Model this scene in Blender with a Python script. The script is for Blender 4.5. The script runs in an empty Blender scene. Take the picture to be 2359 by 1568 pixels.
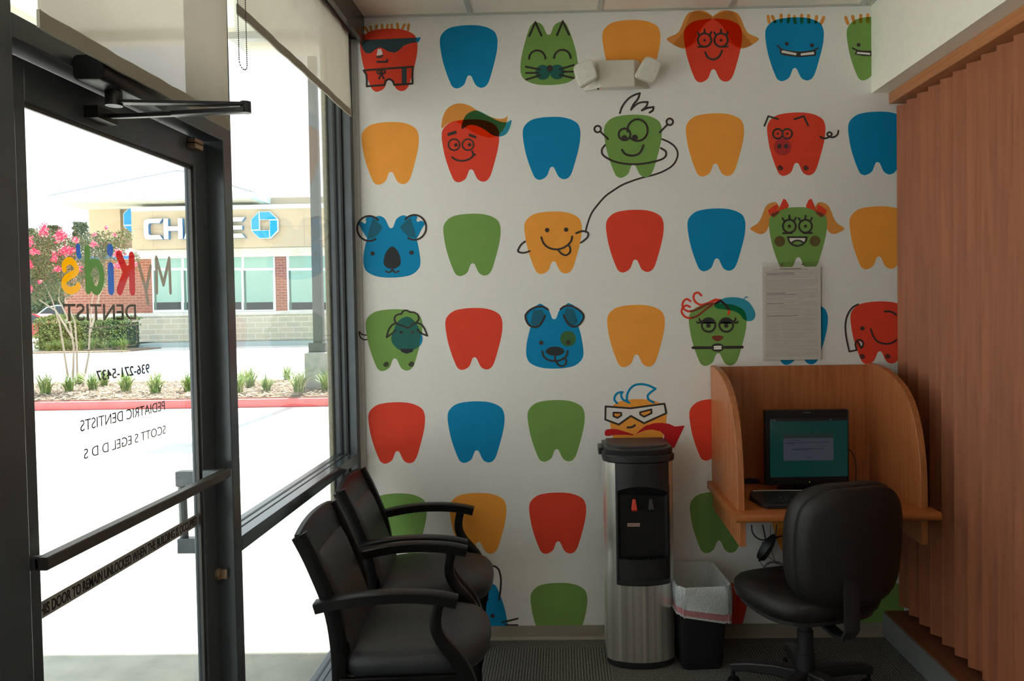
import bpy, bmesh, math, random
from mathutils import Vector, Matrix, Euler
import mathutils.geometry as mgeo
R = math.radians
rnd = random.Random(7)
sc = bpy.context.scene
COL = sc.collection
# ------------------------------------------------------------------ camera
F, CX, CY = 1790.0, 1258.0, 756.65
HC, D = 1.579, 3.6746          # lens height above the carpet, distance to the mural wall
def _rot(a, b, c):
    Ry = Matrix(((math.cos(a), 0, math.sin(a)), (0, 1, 0), (-math.sin(a), 0, math.cos(a))))
    Rx = Matrix(((1, 0, 0), (0, math.cos(b), -math.sin(b)), (0, math.sin(b), math.cos(b))))
    Rz = Matrix(((math.cos(c), -math.sin(c), 0), (math.sin(c), math.cos(c), 0), (0, 0, 1)))
    return Rz @ Rx @ Ry
RM = _rot(.0195, .0263, -.0170)
def ray(x, y):
    d = RM.transposed() @ Vector(((x-CX)/F, (y-CY)/F, 1.0))
    return Vector((d.x, d.z, -d.y))
O = Vector((0, 0, HC))
def onY(x, y, Y): d = ray(x, y); return O + d*(Y/d.y)
def onX(x, y, X): d = ray(x, y); return O + d*(X/d.x)
def onZ(x, y, Z): d = ray(x, y); return O + d*((Z-HC)/d.z)
cam = bpy.data.cameras.new('camera'); co = bpy.data.objects.new('camera', cam); COL.objects.link(co)
cam.sensor_width = 36; cam.sensor_fit = 'HORIZONTAL'; cam.lens = 36*F/2359
cam.shift_x = -(CX-1179.5)/2359; cam.shift_y = (CY-784)/2359
cam.clip_start = .02; cam.clip_end = 500
# rows of RM give camera right, down, forward in (X, down, depth)
def w(v): return Vector((v[0], v[2], -v[1]))
rt, dn, fw = w(RM[0]), w(RM[1]), w(RM[2])
M = Matrix((rt, -dn, -fw)).transposed().to_4x4(); M.translation = O
co.matrix_world = M
sc.camera = co
# ------------------------------------------------------------------ materials
MATS = {}
def srgb(r, g, b):
    f = lambda c: (c/12.92 if c <= .04045 else ((c+.055)/1.055)**2.4)
    return (f(r/255), f(g/255), f(b/255))
def mat(name, col, rough=.6, metal=0, noise=.06, scale=30, bump=0, spec=.5, coat=0, emit=None, es=0, stretch=None, aniso=0):
    if name in MATS: return MATS[name]
    m = bpy.data.materials.new(name); m.use_nodes = True; N = m.node_tree.nodes; L = m.node_tree.links
    p = N['Principled BSDF']; p.inputs['Roughness'].default_value = rough; p.inputs['Metallic'].default_value = metal
    p.inputs['Specular IOR Level'].default_value = spec; p.inputs['Coat Weight'].default_value = coat
    p.inputs['Anisotropic'].default_value = aniso
    tc = N.new('ShaderNodeTexCoord'); mp = N.new('ShaderNodeMapping'); L.new(tc.outputs['Object'], mp.inputs[0])
    if stretch: mp.inputs['Scale'].default_value = stretch
    nz = N.new('ShaderNodeTexNoise'); nz.inputs['Scale'].default_value = scale; nz.inputs['Detail'].default_value = 4
    L.new(mp.outputs[0], nz.inputs['Vector'])
    cr = N.new('ShaderNodeMapRange'); cr.inputs['From Min'].default_value = .3; cr.inputs['From Max'].default_value = .7
    cr.inputs['To Min'].default_value = 1-noise; cr.inputs['To Max'].default_value = 1+noise
    L.new(nz.outputs['Fac'], cr.inputs['Value'])
    mx = N.new('ShaderNodeVectorMath'); mx.operation = 'SCALE'; mx.inputs[0].default_value = col[:3]
    L.new(cr.outputs[0], mx.inputs['Scale']); L.new(mx.outputs[0], p.inputs['Base Color'])
    if bump:
        b = N.new('ShaderNodeBump'); b.inputs['Strength'].default_value = bump; b.inputs['Distance'].default_value = .004
        L.new(nz.outputs['Fac'], b.inputs['Height']); L.new(b.outputs[0], p.inputs['Normal'])
    if emit: p.inputs['Emission Color'].default_value = (*emit, 1); p.inputs['Emission Strength'].default_value = es
    MATS[name] = m; return m
def glassmat(name, tint=(.96, .98, .97), refl=1.0, rough=0):
    if name in MATS: return MATS[name]
    m = bpy.data.materials.new(name); m.use_nodes = True; N = m.node_tree.nodes; L = m.node_tree.links; N.clear()
    o = N.new('ShaderNodeOutputMaterial'); t = N.new('ShaderNodeBsdfTransparent'); t.inputs[0].default_value = (*tint, 1)
    g = N.new('ShaderNodeBsdfGlossy'); g.inputs['Roughness'].default_value = rough
    fr = N.new('ShaderNodeFresnel'); ge = N.new('ShaderNodeNewGeometry'); im = N.new('ShaderNodeMapRange'); im.inputs['To Min'].default_value = 1.5; im.inputs['To Max'].default_value = 1/1.5
    L.new(ge.outputs['Backfacing'], im.inputs['Value']); L.new(im.outputs[0], fr.inputs[0])
    ml = N.new('ShaderNodeMath'); ml.operation = 'MULTIPLY'; ml.inputs[1].default_value = refl; L.new(fr.outputs[0], ml.inputs[0])
    mx = N.new('ShaderNodeMixShader'); L.new(ml.outputs[0], mx.inputs[0]); L.new(t.outputs[0], mx.inputs[1]); L.new(g.outputs[0], mx.inputs[2])
    L.new(mx.outputs[0], o.inputs[0]); MATS[name] = m; return m
def inkmat(name, tint):
    if name in MATS: return MATS[name]
    m = bpy.data.materials.new(name); m.use_nodes = True; N = m.node_tree.nodes; L = m.node_tree.links; N.clear()
    o = N.new('ShaderNodeOutputMaterial'); t = N.new('ShaderNodeBsdfTransparent'); t.inputs[0].default_value = (*[math.sqrt(c) for c in tint], 1)
    L.new(t.outputs[0], o.inputs[0]); MATS[name] = m; return m
def wood(name, c1, c2, axis='Z', rough=.4, scale=1.0, coat=.1):
    if name in MATS: return MATS[name]
    m = bpy.data.materials.new(name); m.use_nodes = True; N = m.node_tree.nodes; L = m.node_tree.links
    p = N['Principled BSDF']; p.inputs['Roughness'].default_value = rough; p.inputs['Coat Weight'].default_value = coat
    p.inputs['Coat Roughness'].default_value = .3
    tc = N.new('ShaderNodeTexCoord'); mp = N.new('ShaderNodeMapping'); L.new(tc.outputs['Object'], mp.inputs[0])
    s = [26*scale]*3; s['XYZ'.index(axis)] = 1.3*scale; mp.inputs['Scale'].default_value = s
    nz = N.new('ShaderNodeTexNoise'); nz.inputs['Scale'].default_value = 2.2; nz.inputs['Detail'].default_value = 6; nz.inputs['Distortion'].default_value = .6
    L.new(mp.outputs[0], nz.inputs['Vector'])
    cr = N.new('ShaderNodeValToRGB'); cr.color_ramp.elements[0].position = .32; cr.color_ramp.elements[1].position = .68
    cr.color_ramp.elements[0].color = (*c1, 1); cr.color_ramp.elements[1].color = (*c2, 1)
    L.new(nz.outputs['Fac'], cr.inputs[0]); L.new(cr.outputs[0], p.inputs['Base Color']); MATS[name] = m; return m
# ------------------------------------------------------------------ mesh builder
class MB:
    def __init__(s): s.v = []; s.f = []; s.m = []; s.cur = 0
    def face(s, idx): s.f.append(tuple(idx)); s.m.append(s.cur)
    def add(s, verts, faces):
        b = len(s.v); s.v += [tuple(v) for v in verts]
        for f in faces: s.face([b+i for i in f])
        return s
    def box(s, x0, x1, y0, y1, z0, z1):
        x0, x1 = sorted((x0, x1)); y0, y1 = sorted((y0, y1)); z0, z1 = sorted((z0, z1))
        return s.add([(x0,y0,z0),(x1,y0,z0),(x1,y1,z0),(x0,y1,z0),(x0,y0,z1),(x1,y0,z1),(x1,y1,z1),(x0,y1,z1)],
            [(0,3,2,1),(4,5,6,7),(0,1,5,4),(1,2,6,5),(2,3,7,6),(3,0,4,7)])
    def loft(s, rings, caps=True, closed=True):
        n = len(rings[0]); b = len(s.v)
        for r in rings: s.v += [tuple(p) for p in r]
        for i in range(len(rings)-1):
            for j in range(n if closed else n-1):
                k = (j+1) % n
                s.face((b+i*n+j, b+i*n+k, b+(i+1)*n+k, b+(i+1)*n+j))
        if caps and closed:
            s.face([b+j for j in range(n)][::-1]); s.face([b+(len(rings)-1)*n+j for j in range(n)])
        return s
    def tube(s, pts, r, n=8, caps=True):
        pts = [Vector(p) for p in pts]; rr = r if isinstance(r, (list, tuple)) else [r]*len(pts)
        rings = []; up = None
        for i, p in enumerate(pts):
            t = (pts[min(i+1, len(pts)-1)]-pts[max(i-1, 0)])
            if t.length < 1e-9: t = Vector((0, 0, 1))
            t.normalize()
            if up is None:
                up = Vector((0, 0, 1)) if abs(t.z) < .9 else Vector((1, 0, 0))
            a = t.cross(up)
            if a.length < 1e-6: a = t.cross(Vector((0, 1, 0)))
            a.normalize(); b_ = a.cross(t).normalized(); up = b_
            rings.append([p+a*math.cos(2*math.pi*k/n)*rr[i]+b_*math.sin(2*math.pi*k/n)*rr[i] for k in range(n)])
        return s.loft(rings, caps)
    def bar(s, pts, wd, ht, side=(0, 1, 0)):
        # rectangular section along pts; wd along side vector, ht across
        side = Vector(side).normalized(); rings = []
        pts = [Vector(p) for p in pts]; W = wd if isinstance(wd, (list, tuple)) else [wd]*len(pts); H = ht if isinstance(ht, (list, tuple)) else [ht]*len(pts)
        for i, p in enumerate(pts):
            t = (pts[min(i+1, len(pts)-1)]-pts[max(i-1, 0)]).normalized(); u = t.cross(side).normalized()
            a, b_ = side*W[i]/2, u*H[i]/2; c = .18
            rings.append([p+a-b_*(1-c), p+a+b_*(1-c), p+a*(1-c)+b_, p-a*(1-c)+b_, p-a+b_*(1-c), p-a-b_*(1-c), p-a*(1-c)-b_, p+a*(1-c)-b_])
        return s.loft(rings)
    def prism(s, poly, y0, y1, axis='Y'):
        n = len(poly)
        def P(p, t): return {'Y': (p[0], t, p[1]), 'X': (t, p[0], p[1]), 'Z': (p[0], p[1], t)}[axis]
        return s.loft([[P(p, y0) for p in poly], [P(p, y1) for p in poly]])
    def sphere(s, c, r, nu=10, nv=6, sc_=(1, 1, 1)):
        rings = []
        for i in range(nv+1):
            th = math.pi*i/nv; q = max(math.sin(th), 1e-4)
            rings.append([(c[0]+r*sc_[0]*q*math.cos(2*math.pi*k/nu), c[1]+r*sc_[1]*q*math.sin(2*math.pi*k/nu), c[2]-r*sc_[2]*math.cos(th)) for k in range(nu)])
        return s.loft(rings)
    def build(s, name, mats, parent=None, bevel=0, smooth=30, loc=None, segs=2, subsurf=0):
        me = bpy.data.meshes.new(name); me.from_pydata(s.v, [], s.f)
        if not isinstance(mats, (list, tuple)): mats = [mats]
        for m in mats: me.materials.append(m)
        me.polygons.foreach_set('material_index', s.m)
        bm = bmesh.new(); bm.from_mesh(me); bmesh.ops.recalc_face_normals(bm, faces=bm.faces); bm.to_mesh(me); bm.free()
        if smooth:
            me.polygons.foreach_set('use_smooth', [True]*len(me.polygons)); me.set_sharp_from_angle(angle=R(smooth))
        o = bpy.data.objects.new(name, me); COL.objects.link(o)
        if parent is not None: o.parent = parent
        if loc: o.location = loc
        if bevel:
            b = o.modifiers.new('bevel', 'BEVEL'); b.width = bevel; b.segments = segs; b.limit_method = 'ANGLE'; b.angle_limit = R(40)
        if subsurf:
            b = o.modifiers.new('sub', 'SUBSURF'); b.levels = subsurf; b.render_levels = subsurf
        return o
def box(x0, x1, y0, y1, z0, z1): return MB().box(x0, x1, y0, y1, z0, z1)
def empty(name, loc=(0, 0, 0), rz=0):
    o = bpy.data.objects.new(name, None); COL.objects.link(o); o.location = loc; o.rotation_euler.z = rz; o.empty_display_size = .05; return o
def tag(o, label=None, cat=None, group=None, kind=None):
    if label: o['label'] = label
    if cat: o['category'] = cat
    if group: o['group'] = group
    if kind: o['kind'] = kind
    return o
def thing(name, label, cat, loc=(0, 0, 0), rz=0, group=None): return tag(empty(name, loc, rz), label, cat, group)
def copy_tree(o, parent=None):
    c = o.copy(); COL.objects.link(c); c.parent = parent
    for ch in o.children: copy_tree(ch, c)
    return c
def cr_spline(pts, closed=True, n=8):
    P = [Vector(p) for p in pts]; out = []; m = len(P)
    for i in range(m if closed else m-1):
        if closed: a, b, c, d = P[(i-1) % m], P[i], P[(i+1) % m], P[(i+2) % m]
        else: a, b, c, d = P[max(i-1, 0)], P[i], P[i+1], P[min(i+2, m-1)]
        for k in range(n):
            t = k/n
            out.append(.5*((2*b)+(c-a)*t+(2*a-5*b+4*c-d)*t*t+(3*b-a-3*c+d)*t**3))
    if not closed: out.append(P[-1])
    return out
def strip2d(pts, r, ncap=8):
    # outline-free ribbon: one quad per step with shared mitred edges, round caps; returns verts, faces (2-D)
    P = [Vector((p[0], p[1])) for p in pts]; P = [p for i, p in enumerate(P) if i == 0 or (p-P[i-1]).length > 1e-6]; n = len(P); V = []; Fc = []
    for i in range(n):
        d0 = (P[i]-P[max(i-1, 0)]); d1 = (P[min(i+1, n-1)]-P[i])
        if d0.length < 1e-9: d0 = d1
        if d1.length < 1e-9: d1 = d0
        d0 = d0.normalized(); d1 = d1.normalized(); t = d0+d1
        t = t.normalized() if t.length > 1e-6 else d1
        nn = Vector((-t.y, t.x)); k = 1/max(.5, abs(nn.dot(Vector((-d1.y, d1.x))))); V += [P[i]+nn*r*k, P[i]-nn*r*k]
    Fc = [(2*i, 2*i+2, 2*i+3, 2*i+1) for i in range(n-1)]
    for end in (0, n-1):
        d = (P[1]-P[0]) if end == 0 else (P[-2]-P[-1]); a0 = math.atan2(d.y, d.x); b = len(V)
        V += [P[end]+Vector((math.cos(a0+math.pi/2+math.pi*k/ncap), math.sin(a0+math.pi/2+math.pi*k/ncap)))*r for k in range(ncap+1)]
        Fc.append(tuple(range(b, b+ncap+1)))
    return V, Fc
def union2d(V, Fc):
    F2 = []
    for f in Fc:
        a = sum(V[f[i]].x*V[f[(i+1) % len(f)]].y-V[f[(i+1) % len(f)]].x*V[f[i]].y for i in range(len(f)))
        if abs(a) < 1e-12: continue
        F2.append(tuple(f) if a > 0 else tuple(f)[::-1])
    vo, eo, fo, a_, b_, of = mgeo.delaunay_2d_cdt([Vector((v.x, v.y)) for v in V], [], F2, 0, 1e-6)
    polys = [[V[i] for i in f] for f in F2]; bb = [(min(p.x for p in q), max(p.x for p in q), min(p.y for p in q), max(p.y for p in q)) for q in polys]
    def inside(x, y, q):
        return all((q[(i+1) % len(q)].x-q[i].x)*(y-q[i].y)-(q[(i+1) % len(q)].y-q[i].y)*(x-q[i].x) > -1e-9 for i in range(len(q)))
    keep = []
    for f in fo:
        x = sum(vo[i].x for i in f)/len(f); y = sum(vo[i].y for i in f)/len(f)
        if any(b[0] <= x <= b[1] and b[2] <= y <= b[3] and inside(x, y, q) for b, q in zip(bb, polys)): keep.append(tuple(f))
    return vo, keep
def blobline(pts, r, n=12):
    P = [Vector((p[0], p[1])) for p in pts]; V = []; Fc = []
    for i, p in enumerate(P):
        b = len(V); V += [p+Vector((math.cos(2*math.pi*k/n+.3), math.sin(2*math.pi*k/n+.3)))*r for k in range(n)]; Fc.append(tuple(range(b, b+n)))
        if i < len(P)-1 and (P[i+1]-p).length > 1e-6:
            d = (P[i+1]-p).normalized(); nn = Vector((-d.y, d.x))*r; b = len(V); V += [p-nn, P[i+1]-nn, P[i+1]+nn, p+nn]; Fc.append((b, b+1, b+2, b+3))
    return V, Fc
def rrect(w_, h_, r, n=5, cx=0, cy=0):
    out = []
    for (sx, sy, a0) in ((1, 1, 0), (-1, 1, 90), (-1, -1, 180), (1, -1, 270)):
        for k in range(n+1):
            a = R(a0+90*k/n); out.append((cx+sx*(w_/2-r)+r*math.cos(a), cy+sy*(h_/2-r)+r*math.sin(a)))
    return out
def text_mesh(name, body, m, size, mw, parent=None, xs=1.0, depth=.0003, align='LEFT', bold=0, squeeze=1.0):
    cu = bpy.data.curves.new(name, 'FONT'); cu.body = body; cu.size = size; cu.extrude = depth; cu.align_x = align; cu.offset = bold; cu.space_character = squeeze
    tmp = bpy.data.objects.new(name+'_tmp', cu); COL.objects.link(tmp)
    dg = bpy.context.evaluated_depsgraph_get(); me = bpy.data.meshes.new_from_object(tmp.evaluated_get(dg))
    bpy.data.objects.remove(tmp); bpy.data.curves.remove(cu)
    for v in me.vertices: v.co.x *= xs
    me.transform(mw); me.materials.clear(); me.materials.append(m)
    o = bpy.data.objects.new(name, me); COL.objects.link(o)
    if parent is not None: o.parent = parent
    return o
# ------------------------------------------------------------------ room shell
CEIL = 2.961; XF = -.966; XO = -1.072; XS = 1.463
white = mat('wall_paint', (.80, .79, .76), .6, noise=.015, scale=60)
alum = mat('bronze_aluminium', (.105, .125, .142), .28, metal=.35, noise=.08, scale=8, spec=.6)
alum2 = mat('bronze_aluminium_satin', (.085, .083, .078), .42, metal=.4, noise=.08, scale=8, spec=.6)
stone = mat('stucco', (.42, .41, .33), .9, noise=.2, scale=60, bump=.8)
pane = glassmat('window_glass')
def struct(o): o['kind'] = 'structure'; return o
# carpet
m = bpy.data.materials.new('carpet_tiles'); m.use_nodes = True; N = m.node_tree.nodes; L = m.node_tree.links; p = N['Principled BSDF']; p.inputs['Roughness'].default_value = .95; p.inputs['Specular IOR Level'].default_value = .1
tc = N.new('ShaderNodeTexCoord'); sx = N.new('ShaderNodeSeparateXYZ'); L.new(tc.outputs['Object'], sx.inputs[0])
def mth(op, a, b=None):
    n = N.new('ShaderNodeMath'); n.operation = op
    for i, q in enumerate((a, b)):
        if q is None: continue
        if isinstance(q, (int, float)): n.inputs[i].default_value = q
        else: L.new(q, n.inputs[i])
    return n.outputs[0]
fx = mth('FLOOR', mth('DIVIDE', mth('ADD', sx.outputs[0], .41), .61)); fy = mth('FLOOR', mth('DIVIDE', mth('SUBTRACT', sx.outputs[1], 3.585), .61))
par = mth('MODULO', mth('ABSOLUTE', mth('ADD', fx, fy)), 2)
st = [mth('SINE', mth('MULTIPLY', s_, 2*math.pi/.0128)) for s_ in (sx.outputs[0], sx.outputs[1])]
mixf = N.new('ShaderNodeMix'); L.new(par, mixf.inputs[0]); L.new(st[1], mixf.inputs[2]); L.new(st[0], mixf.inputs[3])
nz = N.new('ShaderNodeTexNoise'); nz.inputs['Scale'].default_value = 160; nz.inputs['Detail'].default_value = 3; L.new(tc.outputs['Object'], nz.inputs[0])
tot = mth('ADD', mth('MULTIPLY', mixf.outputs[0], .20), mth('MULTIPLY', nz.outputs['Fac'], 1.0))
cr = N.new('ShaderNodeValToRGB'); cr.color_ramp.elements[0].position = .25; cr.color_ramp.elements[1].position = .8
cr.color_ramp.elements[0].color = (.045, .046, .043, 1); cr.color_ramp.elements[1].color = (.27, .27, .25, 1)
L.new(tot, cr.inputs[0]); L.new(cr.outputs[0], p.inputs['Base Color'])
bp = N.new('ShaderNodeBump'); bp.inputs['Strength'].default_value = .4; bp.inputs['Distance'].default_value = .003; L.new(tot, bp.inputs['Height']); L.new(bp.outputs[0], p.inputs['Normal'])
carpet = m
struct(box(-1.0, 1.75, -3.6, 3.70, -.12, 0).build('floor', carpet, smooth=0))
# ceiling with lay-in tiles and T bars
ctile = mat('ceiling_tile', (.86, .79, .69), .85, noise=.08, scale=180, bump=.3)
tbar = mat('ceiling_grid', (.50, .51, .47), .5, noise=.02)
ce = struct(box(-1.0, 1.75, -3.6, 3.70, CEIL, CEIL+.08).build('ceiling', ctile, smooth=0))
g = MB()
for k in range(-1, 3):
    x = .203+.6045*k
    if x > XS: continue
    g.box(x-.012, x+.012, -3.6, D, CEIL-.004, CEIL+.002)
for k in range(0, 12):
    y = D-.61*(k+1)+.2; g.box(-.9, XS, y-.012, y+.012, CEIL-.004, CEIL+.002)
g.box(XS-.06, XS-.035, -3.6, D, CEIL-.006, CEIL+.002)
g.box(XS-.02, XS, -3.6, D, CEIL-.006, CEIL+.002); g.box(-.9, XS, D-.02, D, CEIL-.005, CEIL+.002)
g.build('grid', tbar, ce, smooth=0)
wb = struct(box(-1.0, 1.75, D, D+.10, -.12, CEIL+.1).build('wall_back', white, smooth=0))
struct(box(1.68, 1.80, -3.6, D, -.1, CEIL).build('wall_right', white, smooth=0))
struct(box(-1.2, 1.8, -3.7, -3.6, -.1, CEIL+.1).build('wall_front', mat('wall_paint_tan', (.42, .37, .30), .7), smooth=0))
struct(box(-1.07, XF, -3.6, -1.6, -.1, CEIL).build('wall_left', white, smooth=0))
sof = mat('soffit_paint', (.86, .85, .74), .6, noise=.02)
struct(box(XS, 1.70, -3.6, D, 2.553, CEIL).build('trim_1', sof, smooth=0))
# baseboards: vinyl cove on the mural wall, metal on the right
cove = mat('vinyl_cove_base', (.30, .27, .21), .5, noise=.08, scale=10)
struct(MB().prism([(D, .064), (D-.004, .064), (D-.005, .012), (D-.016, 0), (D, 0)], -.95, 1.50, 'X').build('baseboard_back', cove, smooth=0))
bsm = mat('grey_painted_base', (.24, .25, .25), .5, noise=.05, scale=12)
struct(box(1.500, 1.68, -3.0, D-.001, 0, .113).build('baseboard_right', bsm, bevel=.003))
# storefront framing
def frame(name, boxes, m=alum):
    g = MB()
    for b in boxes: g.box(*b)
    return struct(g.build(name, m, bevel=.0025))
YM0, YM1 = 2.238, 2.292
ZR0, ZR1 = .868, .912
w1 = frame('window_1', [(XO, XF, 3.622, D, 0, 2.85), (XO, XF, YM1, 3.622, 0, .05), (XO, XF, YM1, 3.622, 2.82, 2.86)])
railm = mat('satin_rail', (.10, .135, .155), .16, metal=.5, noise=.05, scale=8, spec=.9)
box(XO, XF, YM1, 3.622, ZR0, ZR1).build('middle_rail', railm, w1, bevel=.002)
g = MB()   # glazing stops and gaskets
for (a, b) in ((.05, ZR0), (ZR1, 2.82)):
    g.box(-1.045, -1.035, 3.606, 3.622, a, b); g.box(-1.015, -1.005, 3.606, 3.622, a, b)
for z in (ZR1, .05): g.box(-1.045, -1.036, YM1, 3.622, z, z+.0015); g.box(-1.014, -1.009, YM1, 3.622, z, z+.0015)
g.build('glazing_stop', mat('black_gasket', (.010, .010, .011), .5), w1)
gm = MB(); gm.box(-1.028, -1.022, YM1, 3.622, .045, ZR0+.01); gm.box(-1.028, -1.022, YM1, 3.622, ZR1-.01, 2.83); gm.build('glass', pane, w1, smooth=0)
w2 = frame('window_2', [(XO, XF, 1.375, YM0, 2.076, 2.121), (XO, XF, 1.375, YM0, 2.82, 2.86)])
box(-1.028, -1.022, 1.375, YM0, 2.115, 2.83).build('glass', pane, w2, smooth=0)
frame('trim_2', [(XO, XF, YM0, YM1, 0, 2.86)]); frame('trim_3', [(XO, XF, 1.29, 1.375, 0, 2.86)])
w3 = frame('window_3', [(XO, XF, -1.6, -1.55, 0, 2.86), (XO, XF, -.15, -.1, 0, 2.86), (XO, XF, -1.6, 1.30, ZR0, ZR1), (XO, XF, -1.6, 1.30, 0, .05), (XO, XF, -1.6, 1.30, 2.82, 2.86)])
box(-1.028, -1.022, -1.6, 1.30, .045, 2.83).build('glass', pane, w3, smooth=0)
# shade pocket / head channel
pk = mat('brown_head_channel', (.045, .040, .035), .25, noise=.06, scale=10, spec=.6)
struct(box(-1.072, -.902, -3.6, D-.0005, 2.858, CEIL).build('trim_4', pk, bevel=.002))
struct(box(-.925, -.902, -3.6, D-.0005, 2.838, 2.86).build('trim_5', pk))
# exterior stucco return
struct(MB().box(-1.096, -1.0725, 3.600, 3.775, -.15, 3.3).box(-1.096, -1.0, 3.775, 4.4, -.15, 3.3).build('trim_6', stone, bevel=.006))
# ------------------------------------------------------------------ door
dr = frame('door_1', [(-1.046, -1.015, 1.385, 1.473, .02, 2.070), (-1.046, -1.015, 2.160, 2.234, .02, 2.070), (-1.046, -1.015, 1.473, 2.160, 1.990, 2.070), (-1.046, -1.015, 1.473, 2.160, .02, .25)])
g = MB()
for X in (-1.028,):
    g.box(X, X+.006, 1.473, 1.480, .25, 1.99); g.box(X, X+.006, 2.150, 2.160, .25, 1.99); g.box(X, X+.006, 1.473, 2.160, 1.981, 1.99)
g.build('glazing_stop', alum2, dr)
box(-1.040, -1.034, 1.473, 2.160, .24, 1.995).build('glass', pane, dr, smooth=0)
# push bar across the door
g = MB(); g.bar([(-.955, 1.388, 1.128), (-.955, 2.172, 1.128)], .024, .024, (0, 0, 1)); g.build('push_bar', alum2, dr)
g = MB(); g.box(-1.015, -.958, 1.388, 1.405, 1.115, 1.141); g.box(-1.015, -.958, 2.150, 2.172, 1.115, 1.141); g.build('push_bar_bracket', alum, dr, bevel=.004)
# pull handle outside
g = MB(); hx = -1.125
def hp(x, y): return onX(x, y, hx)
a0 = hp(418, 1092); a1 = hp(426, 1262)
g.tube([(hx, a0.y, a0.z), (hx, a1.y, a1.z)], .0125, 12)
for q in (a0.z-.012, a1.z+.012): g.box(hx-.012, -1.045, a0.y-.016, a0.y+.016, q-.022, q+.022)
g.build('pull_handle', alum, dr, bevel=.003)
q = onX(503, 1322, -1.012)
g = MB(); g.tube([(-1.016, q.y, q.z), (-1.004, q.y, q.z)], .017, 20); g.box(-1.004, -.985, q.y-.004, q.y+.004, q.z-.014, q.z+.014)
g.build('thumb_turn', mat('worn_brass', (.42, .30, .20), .35, metal=.7), dr, bevel=.0015)
q = onX(446, 335, -1.012); g = MB(); g.box(-1.015, -.992, q.y-.030, q.y+.020, q.z+.003, q.z+.016); g.box(-1.015, -.990, q.y-.035, q.y+.012, q.z-.014, q.z)
g.build('door_contact', MATS['worn_brass'], dr, bevel=.002)
def decal(name, c, tr=.62):
    m = mat(name, c, .5, noise=.02); N = m.node_tree.nodes; L = m.node_tree.links
    if 'tl' not in m: 
        t = N.new('ShaderNodeBsdfTranslucent'); t.inputs[0].default_value = (*c, 1); x = N.new('ShaderNodeMixShader'); x.inputs[0].default_value = tr
        L.new(N['Principled BSDF'].outputs[0], x.inputs[1]); L.new(t.outputs[0], x.inputs[2]); L.new(x.outputs[0], N['Material Output'].inputs[0]); m['tl'] = 1
    return m
# strip of lettering and painted lettering on the glass (both on the pane)
sg = decal('grey_decal', (.30, .28, .25), .6); sk = mat('black_decal', (.012, .012, .012), .5)
z0 = .984; box(-1.0335, -1.0325, 1.475, 2.158, z0, z0+.034).build('decal_strip', sg, dr, smooth=0)
mw = Matrix.Translation((-1.0320, 1.478, z0+.006)) @ Matrix(((0, 0, 1, 0), (1, 0, 0, 0), (0, 1, 0, 0), (0, 0, 0, 1)))
t = text_mesh('strip_lettering', 'THIS DOOR TO REMAIN UNLOCKED WHEN THE BUILDING IS OCCUPIED', sk, .031, Matrix.Identity(4), None, bold=.0006)
wd = max(v.co.x for v in t.data.vertices)
for v in t.data.vertices: v.co.x *= .672/wd
t.data.transform(mw); t.parent = dr; t.data.name = 'strip_lettering'
# ---- strokes on the glass; coordinates traced in the (y, z) plane of the pane
XG = -1.0415
def glass_pt(x, y): p = onX(x, y, XG); return (p.y, p.z)
def ribbon(pts, r, X0=XG, th=.0004, k=[0]):
    g = MB(); n = len(pts); k[0] += 1
    def disc(c, rr, x): g.add([(x, c[0]+rr*math.cos(2*math.pi*j/20), c[1]+rr*math.sin(2*math.pi*j/20)) for j in range(20)], [tuple(range(20))])
    rr = r if isinstance(r, (list, tuple)) else [r]*n
    for i, p in enumerate(pts): disc(p, rr[i], X0)
    for i in range(n-1):
        a, b = Vector(pts[i]), Vector(pts[i+1]); d = b-a
        if d.length < 1e-6: continue
        nn = Vector((-d.y, d.x)).normalized()
        g.add([(X0, *(a+nn*rr[i])), (X0, *(b+nn*rr[i+1])), (X0, *(b-nn*rr[i+1])), (X0, *(a-nn*rr[i]))], [(0, 1, 2, 3)])
    return g
def crop(x0, y0, s): return lambda x, y: (x0+x/s, y0+y/s)
g1 = crop(60, 480, 3.732); g2 = crop(200, 540, 4.9)
def dl(name, strokes, m, cp, wpx, smooth=True):
    G = MB(); AV = []; AF = []
    for st_ in strokes:
        pts = [glass_pt(*cp(*q)) for q in st_]
        if smooth and len(pts) > 2: pts = [tuple(v) for v in cr_spline([Vector((*a, 0)) for a in pts], False, 6)]; pts = [(a[0], a[1]) for a in pts]
        r = wpx/2*abs(onX(*cp(st_[0][0]+1, st_[0][1]), XG).y-onX(*cp(*st_[0]), XG).y)
        r = wpx/2*(abs(onX(*cp(st_[0][0], st_[0][1]+1), XG).z-onX(*cp(*st_[0]), XG).z))*1.75
        V, Fc = blobline(pts, r, 16); AF += [tuple(len(AV)+i for i in f) for f in Fc]; AV += V
    vo, fo = union2d(AV, AF)
    G.add([(XG, v.x, v.y) for v in vo], fo)
    return G.build(name, m, dr, smooth=0)
dl('lettering_letter', [[(330, 520), (330, 480), (375, 448), (425, 490), (430, 545), (345, 600), (325, 660), (370, 705), (430, 690), (450, 665)]], decal('decal_yellow', (.80, .36, .0)), g1, 37)
dl('lettering_letter', [[(448, 330), (450, 380), (458, 405)]], decal('decal_blue', (.004, .085, .36)), g1, 34)
dl('lettering_letter', [[(526, 350), (535, 700)], [(535, 540), (565, 480), (610, 470), (645, 530), (650, 620), (620, 700), (580, 690), (545, 600)]], decal('decal_green', (.055, .16, .02)), g1, 44)
dl('lettering_letter', [[(722, 348), (722, 368)], [(728, 505), (732, 700)]], MATS['decal_blue'], g1, 52)
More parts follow.
